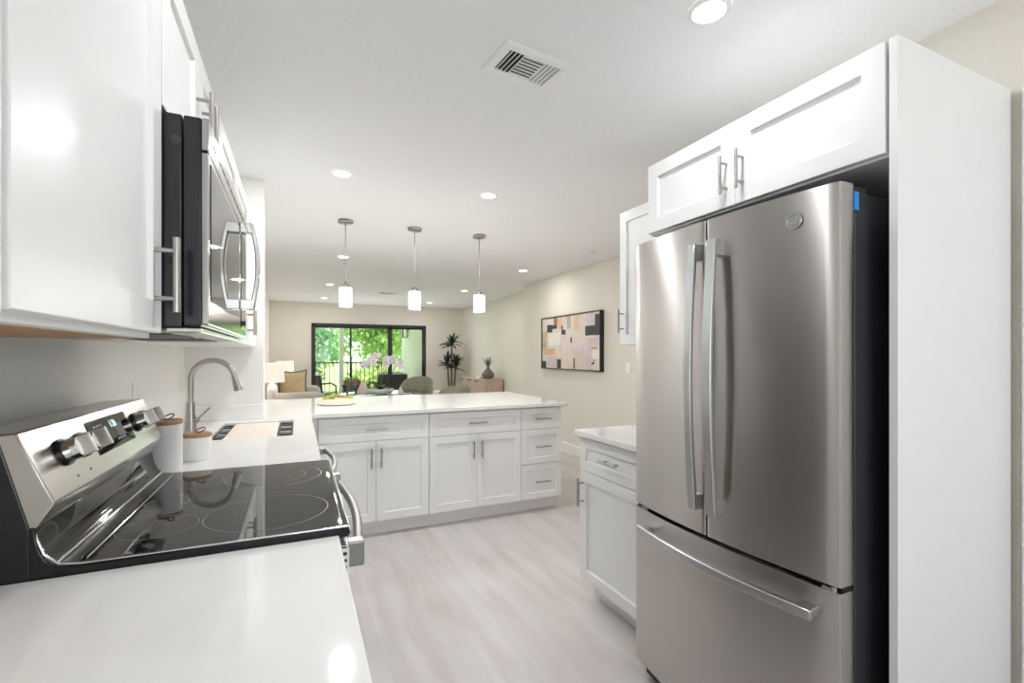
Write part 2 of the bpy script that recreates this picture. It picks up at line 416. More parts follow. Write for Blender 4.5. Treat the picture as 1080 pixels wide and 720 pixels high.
def add_front(root, F, kind, s0, s1, z0, z1, hs=None, hz=None, L=.14, vertical=True, rail=.058):
    d = obj(kind, shaker(F, s0, s1, z0, z1, rail), 'cab', root)
    if hs is not None: obj('handle', pull(F, hs, hz, L, vertical), 'nickel', d, smooth=40)
    return d
def cabinet(label, F, depth, s0, s1, z0, z1, cat='cabinet', name='base_cabinet', group=None, toe=0.0, under=None, top_open=False):
    a = F.P((s0 + s1) / 2, -depth / 2, z0 - toe)
    r = thing(name, label, cat, a, group)
    m = MB(); F.box(m, s0, s1, -depth, 0, z0, z1)
    obj('body', m, 'cab', r, bevel=.0015)
    if toe:
        t = MB(); F.box(t, s0, s1, -depth, -.07, 0, z0)
        obj('toe_kick', t, 'cab', r)
    if under:
        u = MB(); F.box(u, s0 + .016, s1 - .016, -depth + .01, -.02, z0 - .0015, z0 + .002)
        obj('underside', u, under, r)
    return r
g = .002
ZD0, ZD1, ZW0, ZW1 = .114, .6955, .6995, .873      # lower doors, drawers
BT = .8835                                           # carcass top

# ---- peninsula cabinets (front faces the kitchen, -Y)
FP = Face('y-', 3.508 + .02)
PB = .66
for (a, b, lab, split) in ((.128, .907, 'white two-door base cabinet at the left end of the peninsula', .5175),
                           (.907, 1.680, 'white two-door base cabinet mid-peninsula, left of the drawer stack', 1.2935)):
    r = cabinet(lab, FP, PB, a, b, ZD0, BT, toe=ZD0, group='peninsula base cabinets')
    add_front(r, FP, 'drawer', a + g, b - g, ZW0, ZW1, (a + b) / 2, .786, .15, False, .05)
    add_front(r, FP, 'door', a + g, split - g / 2, ZD0 + .002, ZD1, split - .034, .575, .14)
    add_front(r, FP, 'door', split + g / 2, b - g, ZD0 + .002, ZD1, split + .034, .575, .14)
r = cabinet('narrow white three-drawer base cabinet at the right end of the peninsula', FP, PB, 1.680, 2.0607, ZD0, BT, toe=ZD0, group='peninsula base cabinets', name='drawer_cabinet')
for z0, z1 in ((ZW0, ZW1), (.4095, ZD1), (ZD0 + .002, .4055)):
    add_front(r, FP, 'drawer', 1.682, 2.0587, z0, z1, 1.870, (z0 + z1) / 2, .14, False, .05)
r = thing('corner_filler', 'white filler panel closing the corner left of the peninsula cabinets', 'panel', (.09, 3.6, 0))
obj('panel', MB().box(.068, .126, 3.512, 3.60, .114, BT).box(.068, .126, 3.595, 3.62, 0, .114), 'cab', r)
obj('peninsula_back_panel', MB().box(-.19, 2.06, 4.19, 4.21, 0, BT), 'cab')
tag(bpy.data.objects['peninsula_back_panel'], 'white panel closing the dining side of the peninsula', 'panel')

# ---- worktops
XC, YR0, YR1 = .085, 1.1245, 1.8825
m = MB().box(-.607, XC, -1.2, YR0 - .002, .8845, .914)
tag(obj('countertop', m, 'quartz', bevel=.003), 'white quartz worktop piece nearest the camera, left of the range', 'countertop')
SNK = (-.392, -.022, 2.62, 3.24)
xs = [-.607, -.515, -.192, SNK[0], SNK[1], XC, 2.106]; xs = sorted(xs)
ys = sorted([YR1 + .002, SNK[2], SNK[3], 3.397, 3.479, 3.523, 4.76])
def fill(i, j):
    cx, cy = (xs[i] + xs[i + 1]) / 2, (ys[j] + ys[j + 1]) / 2
    if cx < XC and cy < 3.397: return not (SNK[0] < cx < SNK[1] and SNK[2] < cy < SNK[3])
    if 3.397 < cy < 3.523 and cx < -.192: return False
    if cx > XC and cy < 3.479: return False
    if cx < -.515 and cy > 3.523: return False
    return True
tag(obj('countertop', MB().cells(xs, ys, fill, .8845, .914), 'quartz', bevel=.003), 'white quartz L-shaped worktop running past the sink and over the peninsula', 'countertop')
tag(obj('backsplash_strip', MB().box(-.605, -.20, 3.382, 3.398, .9145, 1.005), 'quartz', bevel=.002), 'low white quartz upstand against the wall end behind the faucet', 'backsplash')

# ---- left run base cabinets under the worktops
FL = Face('x+', .045)
def base_left(lab, a, b):
    r = cabinet(lab, FL, .645, a, b, ZD0, BT if 'sink' not in lab else .66, toe=ZD0)
    mid = (a + b) / 2
    if 'sink' in lab:
        p = MB(); FL.box(p, a, b, -.02, 0, .66, BT); obj('apron', p, 'cab', r)
    add_front(r, FL, 'drawer', a + g, b - g, ZW0, ZW1, mid, .786, .15, False, .05)
    add_front(r, FL, 'door', a + g, mid - g / 2, ZD0 + .002, ZD1, mid - .034, .575)
    add_front(r, FL, 'door', mid + g / 2, b - g, ZD0 + .002, ZD1, mid + .034, .575)
base_left('white shaker base cabinet under the worktop piece left of the range', .34, YR0 - .004)
base_left('white shaker base cabinet under the left worktop, next to the camera', -.44, .338)
base_left('white shaker base cabinet under the sink', 2.505, 3.37)

# ---- upper cabinets, left run (fronts face +X)
FU = Face('x+', -.26)
UD, UT = .347, 2.136
r = cabinet('large white upper cabinet with one door beside the microwave, nearest the camera', FU, UD, .575, 1.118, 1.349, UT, name='upper_cabinet', under='wood_under')
add_front(r, FU, 'door', .585, 1.116, 1.359, UT - .003, 1.066, 1.467, .14)
r = cabinet('white upper cabinet cut off by the left edge of the photo', FU, UD, -.20, .573, 1.349, UT, name='upper_cabinet', under='wood_under')
add_front(r, FU, 'door', -.195, .184, 1.352, UT - .003, .15, 1.467, .14)
add_front(r, FU, 'door', .188, .572, 1.352, UT - .003, .22, 1.467, .14)
r = cabinet('short white upper cabinet above the microwave', FU, UD, YR0, YR1, 1.805, UT, name='upper_cabinet')
add_front(r, FU, 'door', YR0 + g, 1.5025, 1.808, UT - .003, 1.465, 1.945, .13)
add_front(r, FU, 'door', 1.5045, YR1 - g, 1.808, UT - .003, 1.545, 1.945, .13)
r = cabinet('white upper cabinet just beyond the microwave', FU, UD, YR1 + .002, 2.36, 1.366, UT, name='upper_cabinet', under='cab')
add_front(r, FU, 'door', YR1 + .004, 2.358, 1.37, UT - .003, 2.31, 1.49, .13)
r = cabinet('white two-door upper cabinet by the wall end above the sink', FU, UD, 2.362, 3.395, 1.366, UT, name='upper_cabinet', under='cab')
add_front(r, FU, 'door', 2.364, 2.868, 1.37, UT - .003, 2.83, 1.49, .13)
add_front(r, FU, 'door', 2.870, 3.392, 1.37, UT - .003, 2.908, 1.49, .13)

# ---- right run: base cabinet, upper cabinets, fridge surround
FR = Face('x-', 1.4162)
r = cabinet('white shaker base cabinet with one drawer and one door beside the fridge', FR, .60, 1.585, 2.180, ZD0, BT, toe=ZD0)
add_front(r, FR, 'drawer', 1.587, 2.178, ZW0, ZW1, 1.895, .787, .14, False, .05)
add_front(r, FR, 'door', 1.587, 2.178, ZD0 + .002, ZD1, 2.145, .585, .15)
tag(obj('countertop', MB().box(1.366, 2.028, 1.583, 2.192, .8845, .914), 'quartz', bevel=.003), 'small white quartz worktop on the base cabinet beside the fridge', 'countertop')
FRU = Face('x-', 1.722)
r = cabinet('tall white wall cabinet past the fridge, mostly hidden behind it', FRU, .30, 1.64, 2.234, 1.372, UT, name='upper_cabinet')
add_front(r, FRU, 'door', 1.642, 2.232, 1.375, UT - .002, 2.2, 1.51, .135)
FF = Face('x-', 1.4162)
r = cabinet('wide low white cabinet with two doors above the fridge', FF, .61, .7125, 1.6356, 1.838, UT, name='upper_cabinet')
add_front(r, FF, 'door', .7187, 1.183, 1.845, UT + .001, 1.150, 1.955, .135)
add_front(r, FF, 'door', 1.185, 1.6336, 1.845, UT + .001, 1.218, 1.955, .135)
tag(obj('fridge_side_panel', MB().box(1.3987, 2.009, .690, .7105, 0, 2.138), 'cab', bevel=.001), 'tall white panel standing on the floor at the near side of the fridge', 'panel')
tag(obj('outlet_cover', MB().box(3.312, 3.32, 4.155, 4.245, 1.115, 1.235), 'white_plastic', bevel=.002), 'small white switch plate on the dining wall right of the painting', 'switch')
tag(obj('outlet_cover', MB().box(-.61, -.604, 2.375, 2.445, 1.09, 1.205), 'white_plastic', bevel=.002), 'small white outlet plate on the kitchen wall behind the range', 'outlet')

# ------------------------------------------------------------------ fridge
fr = thing('refrigerator', 'large stainless steel refrigerator with two upper doors and a freezer drawer', 'refrigerator', (1.62, 1.164, 0))
FY0, FY1, FXE, BUL = .758, 1.570, 1.276, .033
def fx(y): return FXE - BUL * (1 - ((y - 1.164) / .406) ** 2)
obj('body', MB().box(1.345, 1.98, FY0 + .006, FY1 - .006, .045, 1.752), 'charcoal', fr, bevel=.004)
obj('base_grille', MB().box(1.31, 1.40, FY0 + .03, FY1 - .03, .012, .07), 'black_matte', fr)
for y in (FY0 + .06, FY1 - .06):
    for x in (1.38, 1.92): obj('foot', MB().lathe([(.02, 0), (.02, .05)], (x, y, 0), 12), 'black_matte', fr)
obj('door_gasket', MB().box(1.331, 1.3455, FY0 + .012, FY1 - .012, .085, 1.748), 'gasket', fr)
def fdoor(y0, y1, z0, z1, e0=0.0, e1=0.0):
    n = 22; prof = []
    for i in range(n + 1):
        t = i / n; y = y0 + (y1 - y0) * t; x = fx(y)
        prof.append((x, y))
    r_ = .008
    def edge(yv, sgn):
        return [(fx(yv) + r_ * (1 - math.sin(a)), yv + sgn * (-r_ + r_ * math.cos(a)) if False else yv - sgn * r_ * (1 - math.cos(a))) for a in (0.0, PI / 6, PI / 3, PI / 2)]
    front = [(x, y) for x, y in prof if y0 + r_ < y < y1 - r_]
    lo = edge(y0, -1); hi = edge(y1, 1)
    P = [(1.330, y0)] + lo + front + hi[::-1] + [(1.330, y1)]
    return MB().prism(P, 'z', z0, z1)
ZG = .7055
YS = 1.168
dl = obj('door', fdoor(YS + .0025, FY1, ZG + .008, 1.767), 'fridge_steel', fr, smooth=25)
dr = obj('door', fdoor(FY0, YS - .0025, ZG + .008, 1.767), 'fridge_steel', fr, smooth=25)
fz = obj('freezer_drawer', fdoor(FY0, FY1, .076, ZG - .008), 'fridge_steel', fr, smooth=25)
obj('door_seal', MB().box(1.29, 1.331, FY0 + .004, FY1 - .004, ZG - .009, ZG + .009), 'gasket', fr)
obj('door_seal', MB().box(1.262, 1.331, YS - .003, YS + .003, ZG + .008, 1.765), 'gasket', fr)
def vhandle(par, y0, y1):
    yc, hw = (y0 + y1) / 2, (y1 - y0) / 2; mb = MB(); N = 24; pts = []
    for i in range(N + 1):
        t = i / N; z = .800 + (1.688 - .800) * t
        x = 1.208 - .022 * math.sin(PI * t)
        pts.append((x, yc, z))
    mb.bar(pts, (0, hw, 0), (.0075, 0, 0))
    h = obj('handle', mb, 'steel_handle', par, bevel=.003, smooth=35)
    for z0, z1 in ((.803, .848), (1.636, 1.686)):
        obj('handle_post', MB().hexa([(1.203, y0 + .003, z0), (1.203, y1 - .003, z0), (1.203, y1 - .003, z1), (1.203, y0 + .003, z1)],
                              [(fx(yc) + .001, y0 + .001, z0 - .002), (fx(yc) + .001, y1 + .000, z0 - .002), (fx(yc) + .001, y1, z1 + .002), (fx(yc) + .001, y0 + .001, z1 + .002)]), 'steel_handle', h, bevel=.003)
vhandle(dl, 1.176, 1.206)
vhandle(dr, 1.092, 1.128)
mb = MB(); N = 28; pts = []
for i in range(N + 1):
    t = i / N; y = .80 + (1.492 - .80) * t
    pts.append((1.226 - .034 * math.sin(PI * t), y, .634))
mb.bar(pts, (.0085, 0, 0), (0, 0, .014))
h = obj('handle', mb, 'steel_handle', fz, bevel=.003, smooth=35)
for y in (.828, 1.464):
    obj('handle_post', MB().box(1.222, fx(y) + .002, y - .022, y + .022, .622, .647), 'steel_handle', h, bevel=.003)
bz = MB(); by, bzz = .872, 1.690; bx = fx(by) - .0006
def badge_pt(a, b, d=0): return (bx - d, by - a, bzz + b)
bz.lathe([(.0245, -.0022), (.0245, .0016)], (bx, by, bzz), 32, axis='x')
bd = obj('badge', bz, 'dark_steel', dr, smooth=30, label='round metal badge')
rm = MB()
for r_ in (.0225, .0185):
    rm.tube([(bx - .0022, by + r_ * math.cos(a), bzz + r_ * math.sin(a)) for a in [2 * PI * k / 40 for k in range(41)]], .0013, 6, cap=False)
text_mesh(rm, 'GE', .022, (bx - .0026, by, bzz), (0, -1, 0), (0, 0, 1), shear=.35)
for k in range(4):
    a0 = k * PI / 2 + .3
    rm.tube([(bx - .0024, by + .0145 * math.cos(a) * (1 - .25 * j / 8), bzz + .0145 * math.sin(a) * (1 - .25 * j / 8)) for j, a in enumerate([a0 + 1.1 * j / 8 for j in range(9)])], .0011, 5)
obj('badge_letters', rm, 'steel_handle', bd)
for y in (FY0 + .045, FY1 - .045):
    obj('hinge_cover', MB().box(1.285, 1.42, y - .03, y + .03, 1.7525, 1.772), 'charcoal', fr, bevel=.004)
    obj('hinge', MB().box(1.268, 1.335, y - .026, y - .003, ZG - .006, ZG + .003).cyl((1.275, y - .03, ZG - .007), (1.275, y - .03, ZG + .007), .006), 'steel_handle', fr)
obj('tape_strip', MB().box(1.333, 1.352, FY0 - .0015, FY0 + .0062, 1.70, 1.748), 'blue_tape', fr, label='blue tape strip')

# ------------------------------------------------------------------ range
rg = thing('kitchen_range', 'freestanding electric range with black glass cooktop and steel control panel', 'stove', (-.24, 1.5035, 0))
y0, y1 = YR0 + .002, YR1 - .002
obj('body', MB().box(-.585, .055, y0, y1, .06, .905), 'black_enamel', rg, bevel=.004)
for x in (-.54, .0):
    for y in (y0 + .05, y1 - .05): obj('foot', MB().lathe([(.018, 0), (.018, .062)], (x, y, 0), 12), 'black_matte', rg)
# glass top sweeps up into the foot of the control panel
prof = [(.105, .905), (.110, .915), (.106, .926), (.098, .929), (.093, .929), (-.364, .929), (-.372, .929), (-.398, .932), (-.414, .944), (-.424, .968), (-.430, 1.006), (-.50, 1.006), (-.585, .95), (-.585, .905)]
ck = obj('cooktop', MB().prism(prof, 'y', y0 - .001, y1 + .001), 'black_glass', rg, bevel=.003, smooth=40)
tr = MB()
tr.tube([(.105, y0 + .004, .9285), (-.368, y0 + .004, .9305), (-.398, y0 + .003, .936), (-.418, y0 + .003, .955), (-.428, y0 + .003, .985), (-.433, y0 + .003, 1.004)], .0024, 8)
tr.tube([(.1085, y0 + .002, .921), (.1085, y1 - .002, .921)], .004, 8)
tr.tube([(-.402, y0 + .004, .9355), (-.402, y1 - .004, .9355)], .0035, 8)
tr.tube([(-.366, y0 + .03, .930), (-.366, y1 - .03, .930)], .0015, 6)
obj('cooktop_trim', tr, 'chrome', ck, smooth=60)
def burner(x, y, r, inner=None):
    mb = MB(); n = 64
    for rr in ([r] if not inner else [r, inner]):
        a = [(x + rr * math.cos(2 * PI * k / n), y + rr * math.sin(2 * PI * k / n), .9294) for k in range(n)]
        b = [(x + (rr - .0022) * math.cos(2 * PI * k / n), y + (rr - .0022) * math.sin(2 * PI * k / n), .9294) for k in range(n)]
        mb.rings([a, b], cap=False)
    obj('burner_ring', mb, 'ring_print', ck)
burner(-.065, 1.315, .138); burner(-.065, 1.69, .138, .09); burner(-.285, 1.30, .078); burner(-.285, 1.70, .078); burner(-.31, 1.50, .05)
# control panel
T0, T1, B0 = (-.455, 1.178), (-.402, 1.048), (-.428, 1.004)
pf = [T0, T1, (-.404, 1.043), B0, (-.585, 1.004), (-.585, 1.165), (-.56, 1.172)]
bg = obj('control_panel', MB().prism(pf, 'y', y0 + .001, y1 - .001), 'range_steel', rg, bevel=.003, smooth=30)
obj('end_cap', MB().prism([(-.478, 1.166), (-.585, 1.16), (-.585, .907), (-.437, .907), (-.437, 1.006)], 'y', y0 - .002, y0 + .0012), 'black_enamel', rg, bevel=.0015)
ux = Vector((T1[0] - T0[0], 0, T1[1] - T0[1])); Lp = ux.length; ux.normalize(); nrm = Vector((-ux.z, 0, ux.x)); nrm = nrm if nrm.x > 0 else -nrm
def pp(y, t, d=0.0):          # point on the sloping panel face: t from its top edge
    return Vector((T0[0], y, T0[1])) + ux * t + nrm * d
def slab(y_0, y_1, t0, t1, d0, d1):
    return MB().hexa([pp(y_0, t0, d0), pp(y_1, t0, d0), pp(y_1, t1, d0), pp(y_0, t1, d0)], [pp(y_0, t0, d1), pp(y_1, t0, d1), pp(y_1, t1, d1), pp(y_0, t1, d1)])
ds = obj('display', slab(1.395, 1.655, .020, .102, -.001, .0016), 'black_glass', bg)
tx = MB(); text_mesh(tx, '1:26', .026, pp(1.545, .042, .0022), (0, 1, 0), -ux)
obj('clock_digits', tx, 'digits', ds)
def icon(y, t, w, h):
    c = pp(y, t, .0022); a = Vector((0, w, 0)); b = ux * h
    obj('display_icon', MB().hexa([c - a - b, c + a - b, c + a + b, c - a + b], [q - nrm * .0006 for q in (c - a - b, c + a - b, c + a + b, c - a + b)]), 'icons', ds)
for i in range(4):
    for j in range(2): icon(1.425 + i * .018, .066 + j * .016, .005, .003)
for i in range(3): icon(1.43 + i * .02, .036, .006, .002)
for i in range(4): icon(1.54 + i * .016, .084, .004, .003)
def knob(y):
    mb = MB(); t = .063
    def disc(r0, d0, r1, d1, n=28):
        R = []
        for r_, d in ((r0, d0), (r1, d1)):
            R.append([pp(y + r_ * math.cos(2 * PI * k / n), t + r_ * math.sin(2 * PI * k / n), d) for k in range(n)])
        return R
    a = disc(.028, -.001, .028, .006)
    kb = obj('knob', MB().rings(a), 'black_enamel', bg, smooth=40)
    b = disc(.0235, .006, .0215, .030)
    obj('knob_dial', MB().rings(b), 'chrome', kb, bevel=.0015, smooth=40)
    obj('knob_grip', MB().hexa([pp(y - .007, t - .022, .028), pp(y + .007, t - .022, .028), pp(y + .007, t + .022, .028), pp(y - .007, t + .022, .028)],
                          [pp(y - .005, t - .021, .052), pp(y + .005, t - .021, .052), pp(y + .005, t + .021, .052), pp(y - .005, t + .021, .052)]), 'nickel', kb, bevel=.002)
for y in (1.245, 1.335, 1.715, 1.795): knob(y)
sc = MB()
for y in (1.255, 1.32):
    sc.rings([[pp(y + .003 * math.cos(a), .118 + .003 * math.sin(a), d) for a in [2 * PI * k / 8 for k in range(8)]] for d in (0, .0006)])
obj('printed_dots', sc, 'black_matte', bg)
# oven front
od = obj('oven_door', MB().box(.057, .104, y0 + .002, y1 - .002, .235, .885), 'black_glass', rg, bevel=.004)
obj('door_top_rail', MB().box(.062, .107, y0 + .003, y1 - .003, .80, .886), 'range_steel', od, bevel=.003)
vs_ = MB().box(.080, .107, y0 + .0, y0 + .0032, .806, .880)
sl = obj('side_vent', vs_, 'white_plastic', od, label='white plate with four dark slots')
s2 = MB()
for k in range(4): s2.box(.0885, .102, y0 - .0006, y0 + .0004, .818 + k * .0155, .825 + k * .0155)
obj('vent_slot', s2, 'black_matte', sl)
pts = [(.128 + .028 * math.sin(PI * i / 24), 1.158 + (1.85 - 1.158) * i / 24, .855) for i in range(25)]
mb = MB(); mb.tube(pts, .0125, 14)
h = obj('handle', mb, 'dark_steel', od, smooth=50)
for y in (1.165, 1.843):
    obj('handle_post', MB().box(.098, .143, y - .018, y + .018, .826, .884), 'dark_steel', h, bevel=.004)
obj('storage_drawer', MB().box(.057, .094, y0 + .004, y1 - .004, .07, .228), 'range_steel', rg, bevel=.004)

# dishwasher past the range
dw = thing('dishwasher', 'steel dishwasher under the worktop just beyond the range, only its bow handle showing', 'dishwasher', (-.2, 2.19, 0))
obj('body', MB().box(-.55, .045, 1.892, 2.492, .10, .872), 'charcoal', dw)
obj('toe_panel', MB().box(-.5, -.02, 1.895, 2.489, 0, .10), 'black_matte', dw)
dd = obj('door', MB().box(.047, .090, 1.894, 2.490, .105, .872), 'range_steel', dw, bevel=.004)
pts = [(.118 + .028 * math.sin(PI * i / 20), 1.935 + (2.45 - 1.935) * i / 20, .862) for i in range(21)]
h = obj('handle', MB().tube(pts, .0115, 12), 'dark_steel', dd, smooth=50)
for y in (1.945, 2.44): obj('handle_post', MB().box(.088, .130, y - .015, y + .015, .842, .871), 'dark_steel', h, bevel=.003)

# ------------------------------------------------------------------ microwave over the range
mw = thing('microwave', 'over-the-range microwave with black case and mirror-like steel door', 'microwave', (-.38, 1.5035, 1.36))
y0, y1, Z0, Z1 = YR0 + .003, YR1 - .003, 1.372, 1.797
obj('case', MB().box(-.605, -.209, y0, y1, Z0, Z1), 'black_enamel', mw, bevel=.004)
obj('door_shell', MB().box(-.2075, -.176, y0, y1, Z0 + .003, Z1), 'black_enamel', mw, bevel=.004)
dm = obj('door', MB().box(-.1765, -.164, y0, y1, Z0 + .006, Z1 - .070), 'oven_steel', mw, bevel=.003)
obj('vent_panel', MB().box(-.1765, -.164, y0, y1, Z1 - .066, Z1), 'oven_steel', mw, bevel=.003)
sv = MB()
for k in range(9): sv.box(-.1642, -.1635, y0 + .05 + k * .072, y0 + .105 + k * .072, Z1 - .038, Z1 - .030)
obj('vent_slots', sv, 'black_matte', mw)
obj('window', MB().box(-.1645, -.1625, y0 + .022, y0 + .545, Z0 + .055, Z1 - .085), 'black_glass', dm, bevel=.001)
obj('key_panel', MB().box(-.1645, -.1625, y0 + .60, y1 - .012, Z0 + .03, Z1 - .09), 'black_glass', dm, bevel=.001)
pts = [(-.132 + .018 * math.sin(PI * i / 20), y0 + .572, Z0 + .085 + .275 * i / 20) for i in range(21)]
mb = MB(); mb.bar(pts, (0, .016, 0), (.0065, 0, 0))
h = obj('handle', mb, 'chrome', dm, bevel=.003, smooth=40)
for z in (Z0 + .103, Z0 + .342): obj('handle_post', MB().box(-.163, -.126, y0 + .556, y0 + .588, z - .016, z + .016), 'chrome', h, bevel=.003)
obj('emblem', MB().lathe([(.0085, 0), (.0085, .0014)], (-.219, y0 - .0012, Z1 - .052), 20, axis='y'), 'charcoal', mw, label='small round dark emblem')
obj('bottom_plate', MB().box(-.60, -.18, y0 + .01, y1 - .01, Z0 - .010, Z0 + .001), 'range_steel', mw, bevel=.003)
for y in (y0 + .07, y0 + .44):
    gm = MB().box(-.42, -.24, y, y + .24, Z0 - .0125, Z0 - .009)
    obj('grease_filter', gm, 'charcoal', mw)
for y in (y0 + .19, y0 + .56):
    obj('work_light', MB().box(-.53, -.47, y - .05, y + .05, Z0 - .0125, Z0 - .009), 'white_plastic', mw)

# ------------------------------------------------------------------ sink, faucet, canisters
sk = thing('kitchen_sink', 'undermount steel sink set in the left worktop', 'sink', (-.207, 2.93, .70))
a, b, c, d = SNK
mb = MB(); zb, zt = .69, .8835; q = .012
mb.cells([a - q, a, b, b + q], [c - q, c, d, d + q], lambda i, j: not (i == 1 and j == 1), zb + .004, zt)
mb.box(a - q, b + q, c - q, d + q, zb, zb + .004)
obj('basin', mb, 'nickel', sk)
obj('drain', MB().lathe([(.045, zb + .004), (.045, zb + .008), (.03, zb + .0085)], ((a + b) / 2 - .08, 2.95, 0), 24), 'chrome', sk, smooth=40)
tag(obj('cutting_board', MB().box(-.332, -.098, c + .004, d - .004, .884, .906), 'board_wood', bevel=.003), 'pale wooden cutting board laid over the sink', 'cutting board')
def rack(label, x0, x1):
    r = thing('drying_rack', label, 'rack', ((x0 + x1) / 2, 2.93, .88), 'black drying racks over the sink')
    f = MB().cells([x0, x0 + .008, x1 - .008, x1], [c + .003, c + .012, d - .012, d - .003], lambda i, j: not (i == 1 and j == 1), .886, .899)
    obj('frame', f, 'black_matte', r)
    for k in range(6):
        yy = c + .06 + k * .094
        obj('slat', MB().box(x0 + .004, x1 - .004, yy, yy + .045, .888, .897), 'black_enamel' if k % 2 else 'steel_handle', r, bevel=.002)
rack('black and steel rack strip on the wall side of the sink, by the faucet', a + .002, -.336)
rack('black and steel rack strip on the room side of the sink', -.094, b - .002)

fc = thing('faucet', 'tall brushed nickel gooseneck faucet with side lever behind the sink', 'faucet', (-.476, 2.76, .914))
bx_, by_ = -.476, 2.76
obj('base', MB().lathe([(.031, .9145), (.031, .921), (.0285, .935), (.0215, 1.03), (.0185, 1.075), (.0182, 1.088)], (bx_, by_, 0), 28), 'nickel', fc, smooth=40)
pts = [(bx_, by_, 1.085), (bx_, by_, 1.14), (bx_, by_, 1.19)]
R_ = .093
for i in range(1, 19):
    an = PI * i / 18 * .94
    pts.append((bx_ + R_ - R_ * math.cos(an), by_, 1.197 + R_ * math.sin(an)))
obj('spout', MB().tube(pts, .0125, 16), 'nickel', fc, smooth=60)
pe = Vector(pts[-1]); dv = (pe - Vector(pts[-2])).normalized()
hd = [pe - dv * .004, pe + dv * .012, pe + dv * .05, pe + dv * .078, pe + dv * .081]
obj('spray_head', MB().tube(hd, [.0135, .0145, .019, .0225, .020], 18), 'nickel', fc, smooth=40)
lv = MB().cyl((bx_, by_, .995), (bx_ + .034, by_ - .012, .999), .012, 14)
lv.bar([(bx_ + .03, by_ - .011, 1.0), (bx_ + .045, by_ - .014, 1.018), (bx_ + .085, by_ - .02, 1.060)], (0, .0075, 0), (-.003, 0, .003))
obj('lever', lv, 'nickel', fc, smooth=40, bevel=.001)

def canister(label, x, y, r, h):
    t = thing('canister', label, 'canister', (x, y, .914), 'white canisters by the range')
    obj('jar', MB().lathe([(r * .95, .9145), (r, .921), (r, .914 + h - .004), (r * .985, .914 + h)], (x, y, 0), 36), 'ceramic', t, smooth=40)
    ld = obj('lid', MB().lathe([(r * 1.0, .9142 + h), (r * 1.02, .917 + h), (r * 1.02, .925 + h), (r * .99, .928 + h)], (x, y, 0), 36), 'lid_wood', t, smooth=40)
    z = .9285 + h; lp = []
    for i in range(17):
        an = -PI / 2 + 2 * PI * i / 16
        lp.append((x + .012 * math.cos(an) + .010 * (1 + math.sin(an)), y, z + .010 + .010 * math.sin(an)))
    obj('lid_loop', MB().tube(lp, .0022, 8), 'stoneware', ld, smooth=60)
canister('taller white canister with a wooden lid beside the range control panel', -.415, 1.975, .050, .165)
canister('shorter white canister with a wooden lid in front of the faucet', -.352, 2.165, .048, .088)

# ------------------------------------------------------------------ ceiling fittings
def downlight(x, y, label, k=1.0):
    t = thing('recessed_light', label, 'ceiling light', (x, y, H), 'recessed ceiling lights')
    obj('trim_ring', MB().lathe([(.068, H - .0005), (.068, H - .004), (.052, H - .007), (.050, H - .003)], (x, y, 0), 36, cap=False), 'white_plastic', t, smooth=30)
    obj('diffuser', MB().lathe([(.051, H - .0045), (.051, H - .001)], (x, y, 0), 32), 'emit_spot', t)
    l = light('recessed_lamp', 'AREA', (x, y, H - .0073), (0, 0, 0), k * (SPOT_W if y < 5 else SPOT_LIVING_W), (.955, .98, 1) if y < 5 else (1, .98, .95), .097, shape='DISK')
    l.parent = t; l.location = (0, 0, -.0073)
DL = [(1.222, 1.135, 'large round recessed ceiling light nearest the camera, in front of the fridge cabinet'),
      (.25, 3.09, "recessed ceiling light seen straight above the left pendant's round canopy"),
      (1.222, 3.09, "recessed ceiling light seen just above the right pendant's round canopy"),
      (.477, 5.71, 'recessed ceiling light seen crossing the rod of the left pendant'),
      (2.737, 5.66, 'recessed ceiling light right of the right pendant, near the dining wall'),
      (.472, 8.04, 'recessed ceiling light of the left row, second from the sliding door'),
      (2.658, 7.85, 'recessed ceiling light of the right row, just left of the right pendant shade'),
      (.481, 9.97, 'recessed ceiling light of the left row, closest to the sliding door'),
      (2.58, 9.95, 'recessed ceiling light of the right row, closest to the far wall'),
      (.25, 1.135, 'recessed ceiling light over the range walkway, above the camera')]
for x, y, lab in DL: downlight(x, y, lab, .48 if (x < 1 and y < 2) else .52 if y < 2 else 1.0)

def pendant(x, y, label):
    t = thing('pendant_light', label, 'pendant light', (x, y, H), 'pendants over the peninsula')
    obj('canopy', MB().lathe([(.058, H - .0005), (.062, H - .006), (.062, H - .022), (.054, H - .027), (.012, H - .03), (.009, H - .045)], (x, y, 0), 32), 'nickel', t, smooth=40)
    obj('rod', MB().cyl((x, y, 1.905), (x, y, H - .03), .0055, 12), 'nickel', t, smooth=60)
    obj('socket_cap', MB().lathe([(.012, 1.925), (.018, 1.912), (.030, 1.905), (.030, 1.876)], (x, y, 0), 24), 'nickel', t, smooth=40)
    s = obj('shade', MB().lathe([(.040, 1.8755), (.052, 1.8755), (.052, 1.722), (.046, 1.722), (.046, 1.868), (.040, 1.868)], (x, y, 0), 32, cap=False), 'emit_shade', t, smooth=40)
    obj('bulb', MB().ball((x, y, 1.80), .03, 14, (1, 1, 1.3)), 'emit_spot', t, smooth=60)
    l = light('pendant_lamp', 'POINT', (x, y, 1.70), (0, 0, 0), PENDANT_W, (1, .985, .96)); l.data.shadow_soft_size = .04
    l.parent = t; l.location = (0, 0, 1.70 - H)
pendant(.366, 4.16, 'left one of three glass cylinder pendants hanging over the peninsula')
pendant(.946, 4.16, 'middle one of three glass cylinder pendants hanging over the peninsula')
pendant(1.553, 4.16, 'right one of three glass cylinder pendants hanging over the peninsula')

